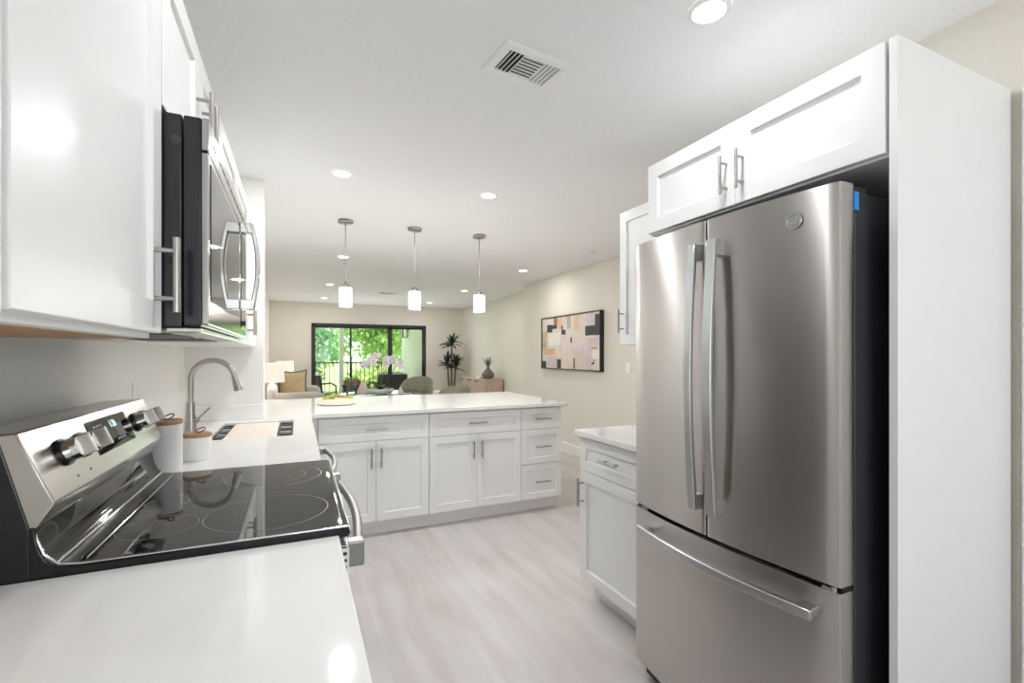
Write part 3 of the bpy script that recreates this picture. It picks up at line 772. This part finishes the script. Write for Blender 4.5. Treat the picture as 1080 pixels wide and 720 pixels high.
def vent(label, cx, cy, ax, L, Wd, name='ceiling_vent'):
    t = thing(name, label, 'vent', (cx, cy, H))
    A = Vector((math.cos(ax), math.sin(ax), 0)); B = Vector((-math.sin(ax), math.cos(ax), 0)); C = Vector((cx, cy, H))
    def q(a, b, z): return C + A * a + B * b + Vector((0, 0, z))
    fl, fw = L / 2, Wd / 2; il, iw = fl - .036, fw - .036
    def ringq(l_, w_, z): return [q(-l_, -w_, z), q(l_, -w_, z), q(l_, w_, z), q(-l_, w_, z)]
    obj('frame', MB().rings([ringq(fl, fw, -.0005), ringq(fl, fw, -.004), ringq(fl - .012, fw - .012, -.009), ringq(il, iw, -.009), ringq(il, iw, -.001)], cap=False), 'white_plastic', t)
    obj('duct_opening', MB().hexa(ringq(il, iw, -.0012), ringq(il, iw, -.0004)), 'black_matte', t)
    sl = MB()
    def slat(p, d, wv, tilt, hw=.008):
        w_ = wv * hw; up = Vector((0, 0, tilt))
        sl.hexa([p - d - w_ + up * -.006, p + d - w_ + up * -.006, p + d + w_ + up * .006 * 0, p - d + w_ + up * .006 * 0],
                [p - d - w_ + up * -.006 + Vector((0, 0, .0012)), p + d - w_ + up * -.006 + Vector((0, 0, .0012)), p + d + w_ + Vector((0, 0, .0012)), p - d + w_ + Vector((0, 0, .0012))])
    third = il * .42
    for k in range(4):
        slat(q(-il + .012 + k * (il - third - .006) / 3.4, 0, -.003), B * iw, A, 1, .0048)
        slat(q(il - .012 - k * (il - third - .006) / 3.4, 0, -.003), B * iw, -A, 1, .0036)
    nsl = 7
    for k in range(nsl): slat(q(0, -iw + iw / nsl * (2 * k + 1), -.003), A * third, B, 1, iw / nsl * .97)
    obj('louvres', sl, 'white_plastic', t)
vent('white louvred air vent in the kitchen ceiling left of the nearest recessed light', .815, 1.652, math.atan2(.03, .25), .298, .205)
vent('small white air vent far off in the living room ceiling, between the pendants', 1.50, 8.73, 0, .36, .22)
t = thing('smoke_detector', 'small white square detector on the ceiling near the dining wall', 'smoke detector', (2.90, 4.35, H))
obj('housing', MB().lathe([(.062, H - .0005), (.062, H - .016), (.05, H - .028), (.01, H - .03)], (2.90, 4.35, 0), 28), 'white_plastic', t, smooth=40)
obj('sensor_slot', MB().box(2.87, 2.93, 4.305, 4.318, H - .027, H - .017), 'black_matte', t)

# ------------------------------------------------------------------ painting
pt = thing('painting', 'abstract framed painting of pastel and charcoal blocks on the dining wall', 'painting', (3.32, 5.4, 1.13))
Y0, Y1, Z0, Z1 = 4.655, 6.137, 1.120, 1.852
obj('frame', MB().prism([(Y0, Z0), (Y1, Z0), (Y1, Z0 + .012), (Y0, Z0 + .012)], 'x', 3.262, 3.318).prism([(Y0, Z1 - .012), (Y1, Z1 - .012), (Y1, Z1), (Y0, Z1)], 'x', 3.262, 3.318)
    .prism([(Y0, Z0), (Y0 + .012, Z0), (Y0 + .012, Z1), (Y0, Z1)], 'x', 3.262, 3.318).prism([(Y1 - .012, Z0), (Y1, Z0), (Y1, Z1), (Y1 - .012, Z1)], 'x', 3.262, 3.318), 'black_matte', pt)
PC = dict(base=(.74, .65, .58), dark=(.055, .06, .06), brown=(.33, .19, .14), orange=(.74, .46, .28), orange2=(.76, .53, .35), orange3=(.66, .36, .24), lav=(.66, .60, .60), lav2=(.64, .55, .57),
          taupe=(.50, .42, .35), pink=(.74, .63, .56), pink2=(.71, .60, .54), tan=(.60, .47, .33), white=(.82, .76, .70), yellow=(.76, .64, .48))
pk = list(PC)
for k in pk:
    c0 = PC[k]; M['paint_' + k] = noisy(mat('paint_' + k, c0, .7), tuple(v * .94 for v in c0), tuple(min(1, v * 1.05) for v in c0), 14, bump=.1)
PATCH = [('lav2', 4.671, 4.973, 1.430, 1.533), ('lav2', 4.847, 4.973, 1.132, 1.419), ('lav', 4.780, 4.973, 1.684, 1.826), ('lav', 5.009, 5.345, 1.321, 1.423), ('lav2', 5.704, 5.985, 1.132, 1.299), ('pink', 5.280, 5.548, 1.146, 1.413),
         ('pink', 4.985, 5.129, 1.741, 1.834), ('pink2', 4.985, 5.229, 1.140, 1.314), ('white', 5.604, 5.944, 1.447, 1.624), ('white', 4.671, 4.835, 1.270, 1.378), ('tan', 5.975, 6.119, 1.498, 1.651), ('taupe', 5.975, 6.119, 1.414, 1.495),
         ('taupe', 5.332, 5.425, 1.664, 1.834), ('lav', 5.433, 5.542, 1.719, 1.826), ('yellow', 5.590, 5.713, 1.270, 1.401), ('orange', 5.748, 6.070, 1.323, 1.407), ('orange', 5.553, 5.655, 1.675, 1.820), ('orange2', 5.142, 5.250, 1.641, 1.821),
         ('orange3', 4.725, 4.847, 1.389, 1.419), ('brown', 5.675, 5.783, 1.733, 1.834), ('brown', 4.784, 4.811, 1.222, 1.263), ('dark', 5.822, 5.975, 1.637, 1.743), ('dark', 5.689, 5.822, 1.683, 1.734), ('dark', 5.534, 5.570, 1.594, 1.716),
         ('dark', 5.460, 5.534, 1.592, 1.656), ('dark', 4.672, 4.775, 1.555, 1.810), ('dark', 4.775, 4.985, 1.558, 1.678), ('dark', 5.997, 6.122, 1.135, 1.229), ('dark', 5.581, 5.689, 1.135, 1.259), ('dark', 5.301, 5.337, 1.478, 1.550),
         ('dark', 4.789, 4.847, 1.201, 1.224), ('dark', 5.229, 5.260, 1.135, 1.273)]
cv = MB().box(3.275, 3.31, Y0 + .012, Y1 - .012, Z0 + .012, Z1 - .012)
for i, (k, a, b, c_, d_) in enumerate(PATCH):
    x = 3.2748 - .00015 * i
    cv.face([(x, a, c_), (x, b, c_), (x, b, d_), (x, a, d_)], pk.index(k))
cvo = obj('canvas', cv, ['paint_' + k for k in pk], pt)

# ------------------------------------------------------------------ succulent dish on the peninsula
sd = thing('succulent_dish', 'beige stoneware dish of small succulents on the peninsula worktop', 'plant dish', (.296, 4.085, .914))
cx, cy = .296, 4.085
obj('dish', MB().lathe([(.128, .9145), (.148, .921), (.156, .938), (.154, .955), (.148, .958), (.142, .950), (.13, .945), (.02, .944)], (cx, cy, 0), 40, sy=.82), 'ceramic_beige', sd, smooth=40)
for k, (dx, dy, r_, z) in enumerate(((-.088, .0, .036, .958), (-.045, -.045, .032, .956), (-.03, .04, .040, .965), (.022, -.03, .040, .962), (.05, .045, .034, .960), (.082, -.02, .034, .958), (.105, .03, .028, .955), (-.098, -.045, .024, .953), (.0, .0, .030, .968), (-.075, .05, .028, .955))):
    mb = MB(); r_ *= 1.22; z += .012
    for ringi, (n, tilt, L) in enumerate(((8, .25, 1.0), (7, .7, .85), (5, 1.1, .65))):
        for j in range(n):
            an = 2 * PI * j / n + ringi * .4 + k; dv = Vector((math.cos(an) * math.cos(tilt), math.sin(an) * math.cos(tilt), math.sin(tilt)))
            base = Vector((cx + dx, cy + dy, z - .006)); sd_ = Vector((-math.sin(an), math.cos(an), 0)); up = dv.cross(sd_) * -1
            l_ = r_ * L
            p = [base, base + dv * l_ * .55 + sd_ * l_ * .28, base + dv * l_, base + dv * l_ * .55 - sd_ * l_ * .28]
            mid_u = base + dv * l_ * .5 + up * l_ * .12; mid_d = base + dv * l_ * .5 - up * l_ * .14
            for i in range(4):
                mb.face([p[i], p[(i + 1) % 4], mid_u]); mb.face([p[(i + 1) % 4], p[i], mid_d])
    obj('succulent', mb, ['succulent_b', 'succulent_a', 'succulent_b', 'succulent_c', 'succulent_a'][k % 5], sd)

# ------------------------------------------------------------------ dining corner
dt = thing('dining_table', 'round glass-topped dining table behind the peninsula', 'table', (1.22, 7.15, 0))
obj('table_top', MB().lathe([(.66, .738), (.665, .742), (.665, .746), (.66, .750)], (1.22, 7.15, 0), 64), 'table_glass', dt, smooth=40)
obj('pedestal', MB().lathe([(.30, .0), (.30, .03), (.10, .08), (.07, .4), (.12, .70), (.22, .7375)], (1.22, 7.15, 0), 36), 'oak', dt, smooth=40)

def barrel_chair(x, y, rz, label, h=.92, w=.30):
    t = thing('dining_chair', label, 'chair', (0, 0, 0), 'green dining chairs')
    obj('seat', MB().lathe([(.22, .40), (.245, .42), (.25, .46), (.235, .49), (.18, .50)], (0, 0, 0), 32), 'green_velvet', t, smooth=50)
    mb = MB(); n = 26; inner = []; outer = []; A0 = math.radians(200)
    rings = []
    for i in range(n + 1):
        an = PI / 2 + (i / n - .5) * A0; k = (i / n - .5) * 2
        top = .50 + (h - .50) * max(.05, (1 - abs(k) ** 3.0)) ** .6
        ri, ro = w - .055, w
        bot = .43
        def pt_(r_, z): return (r_ * math.cos(an), r_ * math.sin(an) * .95, z)
        rings.append([pt_(ri, bot), pt_(ri + .004, (bot + top) / 2), pt_(ri + .012, top - .02), pt_((ri + ro) / 2 + .01, top), pt_(ro + .006, top - .02), pt_(ro, (bot + top) / 2), pt_(ro - .01, bot)])
    mb.rings(rings)
    obj('backrest', mb, 'green_velvet', t, smooth=60)
    for sx_ in (-1, 1):
        for sy_ in (-1, 1):
            obj('leg', MB().tube([(sx_ * .15, sy_ * .15, .42), (sx_ * .20, sy_ * .20, 0)], [.018, .010], 10), 'black_matte', t, smooth=50)
    t.location = (x, y, 0); t.rotation_euler = (0, 0, rz)
    return t
barrel_chair(1.80, 7.95, math.radians(-42), 'sage green barrel chair on the sliding door side of the glass table', .945, .31)
barrel_chair(1.93, 6.30, math.radians(-165), 'sage green barrel chair near the sideboard, its back corner just above the peninsula', .905, .27)
barrel_chair(.55, 6.45, math.radians(130), 'sage green barrel chair hidden behind the peninsula on the sofa side of the table', .78, .29)
t = thing('seat_cushion', 'small white cushion standing on the green chair near the sideboard', 'cushion', (1.84, 6.56, .5))
obj('cover', cushion(1.77, 1.90, 6.42, 6.71, .503, .81), 'white_fabric', t, smooth=60)

# orchid
oc = thing('potted_orchid', 'white orchid with arching stems in a white bowl on the glass table', 'potted plant', (1.10, 7.0, .75))
ox, oy = 1.09, 6.95
obj('bowl', MB().lathe([(.10, .7505), (.15, .765), (.178, .80), (.182, .83), (.174, .833), (.166, .815), (.02, .81)], (ox, oy, 0), 36), 'ceramic', oc, smooth=40)
def blade(mb, base, az, L, w, lift, droop, n=8, fold=.15):
    d = Vector((math.cos(az), math.sin(az), 0)); s = Vector((-math.sin(az), math.cos(az), 0)); P = []
    for i in range(n + 1):
        t = i / n; p = Vector(base) + d * L * t * math.cos(lift) + Vector((0, 0, L * (t * math.sin(lift) - droop * t * t)))
        ww = w * math.sin(PI * (.12 + .88 * t)) ** .8 if t < 1 else .0004
        P.append((p - s * ww + Vector((0, 0, ww * fold)), p, p + s * ww + Vector((0, 0, ww * fold))))
    for a, b in zip(P, P[1:]):
        mb.face([a[0], a[1], b[1], b[0]]); mb.face([a[1], a[2], b[2], b[1]])
for k in range(8):
    mb = MB(); blade(mb, (ox, oy, .815), k * PI / 4 + .35, random.uniform(.20, .30), .042, random.uniform(.35, .8), random.uniform(.15, .4))
    obj('leaf', mb, 'leaf_dark', oc, smooth=60)
for az, reach, top, nfl in ((PI + .1, .26, 1.27, 9), (.15, .33, 1.26, 9), (.02, .20, 1.31, 8), (PI - .3, .13, 1.33, 7)):
    pts = []
    for i in range(15):
        t = i / 14; hz = .815 + (top - .815) * math.sin(min(1, t * 1.25) * PI / 2) - max(0, t - .7) * .42
        pts.append((ox + math.cos(az) * reach * t ** 1.6, oy + math.sin(az) * reach * t ** 1.6, hz))
    obj('flower_stem', MB().tube(pts, .004, 6), 'grass_plant', oc, smooth=60)
    for j in range(nfl):
        t = .52 + .48 * j / (nfl - 1); i = min(13, int(t * 14)); p = Vector(pts[i]).lerp(Vector(pts[i + 1]), t * 14 - i) + Vector((random.uniform(-.035, .035), random.uniform(-.05, .01), random.uniform(-.025, .03)))
        mb = MB(); yaw_ = random.uniform(-.5, .5); ro = Matrix.Rotation(yaw_ + .2, 3, 'Z') @ Matrix.Rotation(PI / 2 + random.uniform(-.3, .3), 3, 'X')
        R0 = random.uniform(.040, .050)
        for q_ in range(5):
            an = 2 * PI * q_ / 5 + PI / 2; w_ = .62 if q_ in (1, 4) else .42
            d_ = Vector((math.cos(an), math.sin(an), 0)); s_ = Vector((-math.sin(an), math.cos(an), 0))
            L = [Vector((0, 0, .002)), d_ * R0 * .45 + s_ * R0 * w_ + Vector((0, 0, .006)), d_ * R0 * .95 + s_ * R0 * w_ * .5 + Vector((0, 0, .003)), d_ * R0 * 1.05, d_ * R0 * .95 - s_ * R0 * w_ * .5 + Vector((0, 0, .003)), d_ * R0 * .45 - s_ * R0 * w_ + Vector((0, 0, .006))]
            mb.face([p + ro @ v for v in L])
        mb.ball(p + ro @ Vector((0, 0, .008)), .008, 8, mi=1)
        obj('flower', mb, ['petal', 'petal_core'], oc)
def napkin(x, y, label, s=1.0):
    mb = MB(); n = 10; rings_ = []
    for z, r_ in ((.7505, .085), (.80, .07), (.87, .045), (.93, .02), (.965, .004)):
        rings_.append([(x + s * r_ * math.cos(2 * PI * k / n) * (1 + .18 * (k % 2)), y + s * r_ * math.sin(2 * PI * k / n) * (1 + .18 * (k % 2)), .7505 + (z - .7505) * s) for k in range(n)])
    mb.rings(rings_)
    tag(obj('folded_napkin', mb, 'napkin', smooth=50), label, 'napkin', 'folded napkins on the glass table')
napkin(.88, 7.2, 'pale pink napkin folded upright left of the orchid bowl on the glass table', 1.0)
napkin(1.38, 6.98, 'small pale napkin folded upright right of the orchid bowl on the glass table', .5)
gv = thing('glass_vase', 'clear glass vase standing on the glass table left of the pink napkin', 'vase', (.70, 7.05, .75))
obj('vessel', MB().lathe([(.055, .7505), (.075, .76), (.07, .84), (.05, .93), (.052, .99), (.049, .99), (.046, .93), (.064, .84), (.066, .765), (.02, .76)], (.70, 7.05, 0), 32, cap=False), 'clear_glass', gv, smooth=50)

# sideboard
sb = thing('sideboard', 'fluted wood sideboard against the alcove wall', 'sideboard', (3.44, 9.08, 0))
SBX0, SBX1, SY0, SY1 = 3.245, 3.632, 8.40, 9.76
obj('body', MB().box(SBX0 + .012, SBX1, SY0, SY1, .10, .828), 'oak', sb, bevel=.003)
obj('top', MB().box(SBX0 - .006, SBX1 + .002, SY0 - .008, SY1 + .008, .8285, .85), 'oak', sb, bevel=.003)
fl = MB(); nfl = 46
for k in range(nfl):
    yy = SY0 + .01 + k * (SY1 - SY0 - .02) / nfl; w_ = (SY1 - SY0 - .02) / nfl
    fl.prism([(SBX0 + .012, yy), (SBX0 + .003, yy + w_ * .2), (SBX0, yy + w_ * .5), (SBX0 + .003, yy + w_ * .8), (SBX0 + .012, yy + w_)], 'z', .12, .815)
obj('fluted_front', fl, 'oak', sb)
for k in range(3):
    yy = SY0 + .34 + k * .45
    obj('handle', MB().box(SBX0 - .022, SBX0 + .002, yy, yy + .16, .795, .812), 'black_matte', sb, bevel=.003)
for yy in (SY0 + .06, SY1 - .06):
    for xx in (SBX0 + .05, SBX1 - .05): obj('leg', MB().box(xx - .02, xx + .02, yy - .02, yy + .02, 0, .10), 'black_matte', sb)
obj('end_strip', MB().box(SBX1 + .001, SBX1 + .014, SY0 - .004, SY0 + .02, .10, .845), 'black_matte', sb, label='dark vertical edge strip')
vz = thing('stoneware_vase', 'dark teardrop vase with grassy sprigs on the sideboard', 'vase', (3.42, 8.66, .85))
obj('vessel', MB().lathe([(.05, .8505), (.10, .87), (.125, .91), (.115, .96), (.07, 1.01), (.035, 1.05), (.028, 1.08), (.022, 1.08)], (3.42, 8.66, 0), 32), 'stoneware', vz, smooth=50)
for k in range(22):
    mb = MB(); blade(mb, (3.42, 8.66, 1.06), k * 2.4, random.uniform(.16, .30), .012, random.uniform(.95, 1.45), random.uniform(.05, .3), 6)
    obj('sprig', mb, 'grass_plant', vz)
bk = thing('shell_ornament', 'white shell-like ornament lying on the sideboard beside the dark vase', 'ornament', (3.36, 8.95, .85))
mb = MB(); rings_ = []
for i in range(13):
    a_ = PI * i / 12
    rings_.append([(3.36 + .10 * math.cos(a_) * (1 - .3 * k / 6) * .8, 8.95 + (k - 3) * .045, .8502 + .055 * math.sin(a_) * (1 - abs(k - 3) / 4.2)) for k in range(7)])
mb.rings(rings_, cap=False, closed=False)
mb.face([(3.28, 8.815, .8502), (3.44, 8.815, .8502), (3.40, 9.085, .8502), (3.31, 9.085, .8502)])
obj('shell', mb, 'ceramic', bk, smooth=60)

# dracaena in the far corner
dc = thing('potted_dracaena', 'tall dracaena with three spiky heads in the far right corner', 'potted plant', (3.22, 10.42, 0))
px_, py_ = 3.22, 10.42
obj('pot', MB().lathe([(.12, .0), (.17, .02), (.20, .34), (.19, .36), (.17, .355), (.165, .31), (.02, .30)], (px_, py_, 0), 32), 'ceramic', dc, smooth=50)
for (dx, dy, top) in ((.0, 0, 1.60), (-.09, .03, 1.14), (.08, -.04, 1.10)):
    obj('cane', MB().tube([(px_ + dx * .4, py_ + dy * .4, .30), (px_ + dx * .8, py_ + dy, .8), (px_ + dx, py_ + dy, top)], [.024, .022, .018], 10), 'stem_wood', dc, smooth=60)
    for k in range(24):
        mb = MB(); lift = random.uniform(-.15, 1.45)
        blade(mb, (px_ + dx, py_ + dy, top + random.uniform(-.10, .02)), k * 2.399, random.uniform(.26, .36), .030, lift, .25 * max(.2, 1.2 - lift), 6, .5)
        obj('leaf', mb, 'dracaena', dc)

# ------------------------------------------------------------------ living corner
so = thing('sofa', 'light grey fabric sofa along the left living room wall', 'sofa', (.0, 9.0, 0))
obj('seat_base', MB().box(-.46, .42, 8.06, 9.94, .10, .30), 'sofa', so, bevel=.02, seg=3)
for yy in (8.20, 9.01): obj('seat_cushion', cushion(-.22, .46, yy, yy + .80, .295, .53), 'sofa', so, smooth=60)
obj('backrest', cushion(-.48, -.36, 8.05, 9.95, .28, .80), 'sofa_dark', so, smooth=60)
for yy in (8.22, 9.02): obj('back_cushion', cushion(-.40, -.295, yy, yy + .77, .52, .86), 'sofa_dark', so, smooth=60)
obj('armrest', cushion(-.46, .42, 7.98, 8.20, .10, .735, puff=.28), 'sofa', so, smooth=60)
obj('armrest', cushion(-.46, .42, 9.80, 10.02, .10, .735, puff=.28), 'sofa', so, smooth=60)
for xx in (-.40, .36):
    for yy in (8.1, 9.9): obj('leg', MB().lathe([(.018, 0), (.024, .105)], (xx, yy, 0), 12), 'black_matte', so)
pl = thing('throw_pillow', 'ochre throw pillow with dark fringe standing on the grey sofa', 'pillow', (0, 0, 0))
mb = MB(); N = 14; fr_, bk_ = [], []
def pil(u, v, s):
    e = max(0, (1 - abs(u) ** 2.6)) * max(0, (1 - abs(v) ** 2.6)); k = 1 - .07 * (1 - abs(v) ** 2) * 0
    px = .215 * u * (1 - .08 * (1 - v * v)); pz = .26 * v * (1 - .17 * (1 - u * u))
    return (px, s * .085 * e ** .6, pz + .26)
V = {}
for s in (-1, 1):
    for i in range(N + 1):
        for j in range(N + 1):
            u, v = -1 + 2 * i / N, -1 + 2 * j / N
            key = (i, j, 0 if (i in (0, N) or j in (0, N)) else s)
            if key not in V: V[key] = mb.bm.verts.new(pil(u, v, s))
for s in (-1, 1):
    for i in range(N):
        for j in range(N):
            q_ = [V[(a, b, 0 if (a in (0, N) or b in (0, N)) else s)] for a, b in ((i, j), (i + 1, j), (i + 1, j + 1), (i, j + 1))]
            mb.bm.faces.new(q_)
obj('cover', mb, 'pillow', pl, smooth=60)
ed = [pil(u, -1, 0) for u in [-1 + 2 * i / 12 for i in range(13)]] + [pil(1, v, 0) for v in [-1 + 2 * i / 12 for i in range(1, 13)]] + [pil(u, 1, 0) for u in [1 - 2 * i / 12 for i in range(1, 13)]] + [pil(-1, v, 0) for v in [1 - 2 * i / 12 for i in range(1, 13)]]
obj('fringe', MB().tube(ed, .016, 8), 'piping', pl, smooth=60)
pl.location = (-.07, 8.62, .552); pl.rotation_euler = (math.radians(-8), 0, math.radians(4))

def table_lamp(x, y, zt, label, k=.93):
    t = thing('table_lamp', label, 'lamp', (x, y, zt), 'white table lamps by the sofa')
    obj('base', MB().lathe([(.062 * k, zt + .0005), (.078 * k, zt + .02), (.078 * k, zt + .20), (.066 * k, zt + .26), (.034 * k, zt + .29), (.03 * k, zt + .31)], (x, y, 0), 28), 'ceramic', t, smooth=40)
    obj('neck', MB().cyl((x, y, zt + .30), (x, y, zt + .60), .007, 10), 'nickel', t)
    obj('lamp_shade', MB().lathe([(.175 * k, zt + .315), (.165 * k, zt + .59), (.161 * k, zt + .59), (.171 * k, zt + .315)], (x, y, 0), 40, cap=False), 'emit_lamp', t, smooth=40)
    obj('finial', MB().ball((x, y, zt + .61), .014, 10), 'nickel', t, smooth=60)
    l = light('table_lamp_bulb', 'POINT', (x, y, zt + .45), (0, 0, 0), 1.6, (1, .82, .62)); l.data.shadow_soft_size = .05
    l.parent = t; l.location = (0, 0, .45)
def end_table(x, y, h, label):
    t = thing('end_table', label, 'side table', (x, y, 0), 'end tables by the sofa')
    obj('table_top', MB().lathe([(.16, h - .02), (.165, h - .015), (.165, h - .002), (.16, h)], (x, y, 0), 32), 'oak', t, smooth=40)
    obj('stem', MB().lathe([(.12, 0), (.12, .015), (.02, .03), (.02, h - .0205)], (x, y, 0), 20), 'black_matte', t, smooth=40)
end_table(-.335, 7.74, .605, 'small round end table at the near arm of the sofa')
end_table(-.225, 10.20, .605, 'small round end table at the far arm of the sofa')
table_lamp(-.335, 7.74, .605, 'lit white table lamp at the near arm of the sofa, beside the kitchen wall end')
table_lamp(-.225, 10.20, .605, 'lit white table lamp at the far end of the sofa, behind the ochre pillow')

# ------------------------------------------------------------------ balcony and garden
struct('balcony_floor', MB().box(-2.5, 3.2, FAR + .141, 13.8, -.14, -.02), 'concrete')
struct('balcony_ceiling', MB().box(-2.5, 3.2, FAR + .141, 13.9, 2.48, 2.60), 'ceiling')
struct('wall_balcony', MB().box(2.76, 2.95, FAR + .20, 13.8, -.02, 2.48), 'balcony_wall')
struct('trim_2', MB().box(1.03, 1.15, 13.56, 13.68, -.02, 2.48), 'balcony_wall')
rl = thing('balcony_railing', 'dark metal railing along the outer edge of the balcony', 'railing', (.1, 13.62, -.02))
obj('top_rail', MB().box(-2.4, 1.028, 13.59, 13.65, 1.09, 1.13).box(1.152, 2.755, 13.59, 13.65, 1.09, 1.13), 'lead', rl, bevel=.004)
obj('bottom_rail', MB().box(-2.4, 1.028, 13.60, 13.64, .06, .09).box(1.152, 2.755, 13.60, 13.64, .06, .09), 'lead', rl)
k = 0
xx = -.25
while xx < 2.74:
    if not (1.0 < xx < 1.18): obj('baluster', MB().box(xx - .009, xx + .009, 13.612, 13.63, .0905, 1.0895), 'lead', rl)
    xx += .115
sn = thing('wall_lantern', 'black lantern on the balcony side wall, seen through the glass', 'wall light', (2.75, 12.9, 1.78))
obj('cage', MB().cells([2.60, 2.615, 2.705, 2.72], [12.84, 12.855, 12.945, 12.96], lambda i, j: (i != 1) and (j != 1), 1.80, 2.06).box(2.60, 2.72, 12.84, 12.96, 1.785, 1.80).box(2.60, 2.72, 12.84, 12.96, 2.06, 2.08).box(2.715, 2.759, 12.87, 12.93, 1.98, 2.04), 'lead', sn)
obj('lantern_glass', MB().box(2.613, 2.707, 12.853, 12.947, 1.801, 2.059), 'clear_glass', sn)

def patio_chair(x, y, rz, label, w=.66):
    t = thing('patio_chair', label, 'chair', (0, 0, 0), 'black balcony chairs')
    obj('seat', MB().box(-w / 2, w / 2, -.33, .33, .26, .36), 'black_wicker', t, bevel=.02)
    obj('backrest', MB().hexa([(-w / 2, .26, .36), (w / 2, .26, .36), (w / 2, .34, .36), (-w / 2, .34, .36)], [(-w / 2 + .03, .36, .86), (w / 2 - .03, .36, .86), (w / 2 - .03, .42, .86), (-w / 2 + .03, .42, .86)]), 'black_wicker', t, bevel=.02)
    for s in (-1, 1):
        obj('armrest', MB().tube([(s * w / 2, .34, .66), (s * (w / 2 + .02), .0, .66), (s * (w / 2 + .01), -.30, .58), (s * w / 2, -.33, .36)], .022, 8), 'black_wicker', t, smooth=60)
    obj('seat_pad', cushion(-w / 2 + .04, w / 2 - .04, -.32, .26, .355, .45), 'white_fabric', t, smooth=60)
    obj('back_pad', cushion(-w / 2 + .06, w / 2 - .06, .20, .34, .44, .93), 'white_fabric', t, smooth=60)
    for sx_ in (-1, 1):
        for sy_ in (-.3, .3): obj('leg', MB().box(sx_ * (w / 2 - .03) - .02, sx_ * (w / 2 - .03) + .02, sy_ - .02, sy_ + .02, 0, .265), 'black_wicker', t)
    t.location = (x, y, -.02); t.rotation_euler = (0, 0, rz)
patio_chair(.42, 12.3, math.radians(150), 'black wicker chair with white cushions at the left of the balcony, seen through the glass')
patio_chair(2.08, 12.2, math.radians(190), 'wide black wicker seat with white cushions on the right of the balcony, behind the orchid', .80)
pb = thing('planter_box', 'dark planter with small plants on the balcony floor by the railing', 'planter', (1.3, 13.0, -.02))
obj('stand', MB().box(1.08, 1.52, 12.9, 13.2, -.02, .48).box(1.06, 1.54, 12.88, 13.22, .48, .53), 'lead', pb, bevel=.01)
obj('box', MB().box(1.10, 1.50, 12.92, 13.18, .53, .66), 'terracotta', pb, bevel=.01)
for k in range(26):
    mb = MB(); blade(mb, (1.12 + .36 * random.random(), 12.95 + .2 * random.random(), .65), random.uniform(0, 6.28), random.uniform(.10, .18), .016, random.uniform(.7, 1.4), .2, 4)
    obj('leaf', mb, 'succulent_a', pb)

struct('ground', MB().box(-80, 80, 14.2, 160, -1.2, -1.0), 'lawn')
def tree(label, x, y, h, r, m, n, zc=None, flat=.85, ls=.16):
    t = thing('tree', label, 'tree', (x, y, -1.0), 'trees beyond the balcony')
    obj('trunk', MB().tube([(x, y, -1.05), (x + .1, y, h * .3), (x - .05, y + .1, h * .62)], [.22, .16, .09], 12), 'bark', t, smooth=60)
    zc = h * .55 if zc is None else zc
    verts, faces = [], []
    clumps = [(Vector((random.gauss(0, 1), random.gauss(0, 1), random.gauss(0, 1))).normalized() * random.uniform(.35, .95)) for _ in range(46)]
    for i in range(n):
        c_ = random.choice(clumps); p = Vector((x, y, zc)) + Vector((c_.x * r, c_.y * r, c_.z * r * flat)) + Vector((random.gauss(0, 1), random.gauss(0, 1), random.gauss(0, .8))) * r * .15
        q_ = Euler((random.uniform(0, 6.3), random.uniform(0, 6.3), random.uniform(0, 6.3))).to_matrix(); s = ls * random.uniform(.6, 1.3)
        b = len(verts)
        for v in ((-.5, 0, 0), (0, .32, .06), (.55, 0, 0), (0, -.32, .06)): verts.append(p + q_ @ (Vector(v) * s))
        faces.append((b, b + 1, b + 2, b + 3))
    me = bpy.data.meshes.new('foliage'); me.from_pydata([v - Vector((x, y, -1.0)) for v in verts], [], faces); me.materials.append(M[m])
    o = bpy.data.objects.new('foliage', me); COL.objects.link(o); o.parent = t
tree('blue-green round tree seen through the left door leaf', -.1, 19.0, 5.2, 1.45, 'leaf_tree_a', 8000, 1.55, .8, .16)
tree('tall leafy tree filling the middle of the glass door', 4.0, 24.0, 9.0, 2.9, 'leaf_tree_c', 10000, 3.2, .9, .24)
tree('bright yellow-green bush low behind the railing', 2.6, 18.0, 2.2, 1.1, 'leaf_tree_b', 5000, .2, .6, .16)
tree('yellow-green tree far behind on the left of the glass door', -.2, 30.0, 6.0, 2.4, 'leaf_tree_b', 6000, 2.0, .8, .24)
tree('mid green tree far back at the right edge of the glass door', 8.4, 32.0, 8.0, 2.9, 'leaf_tree_c', 6000, 3.0, 1.0, .28)
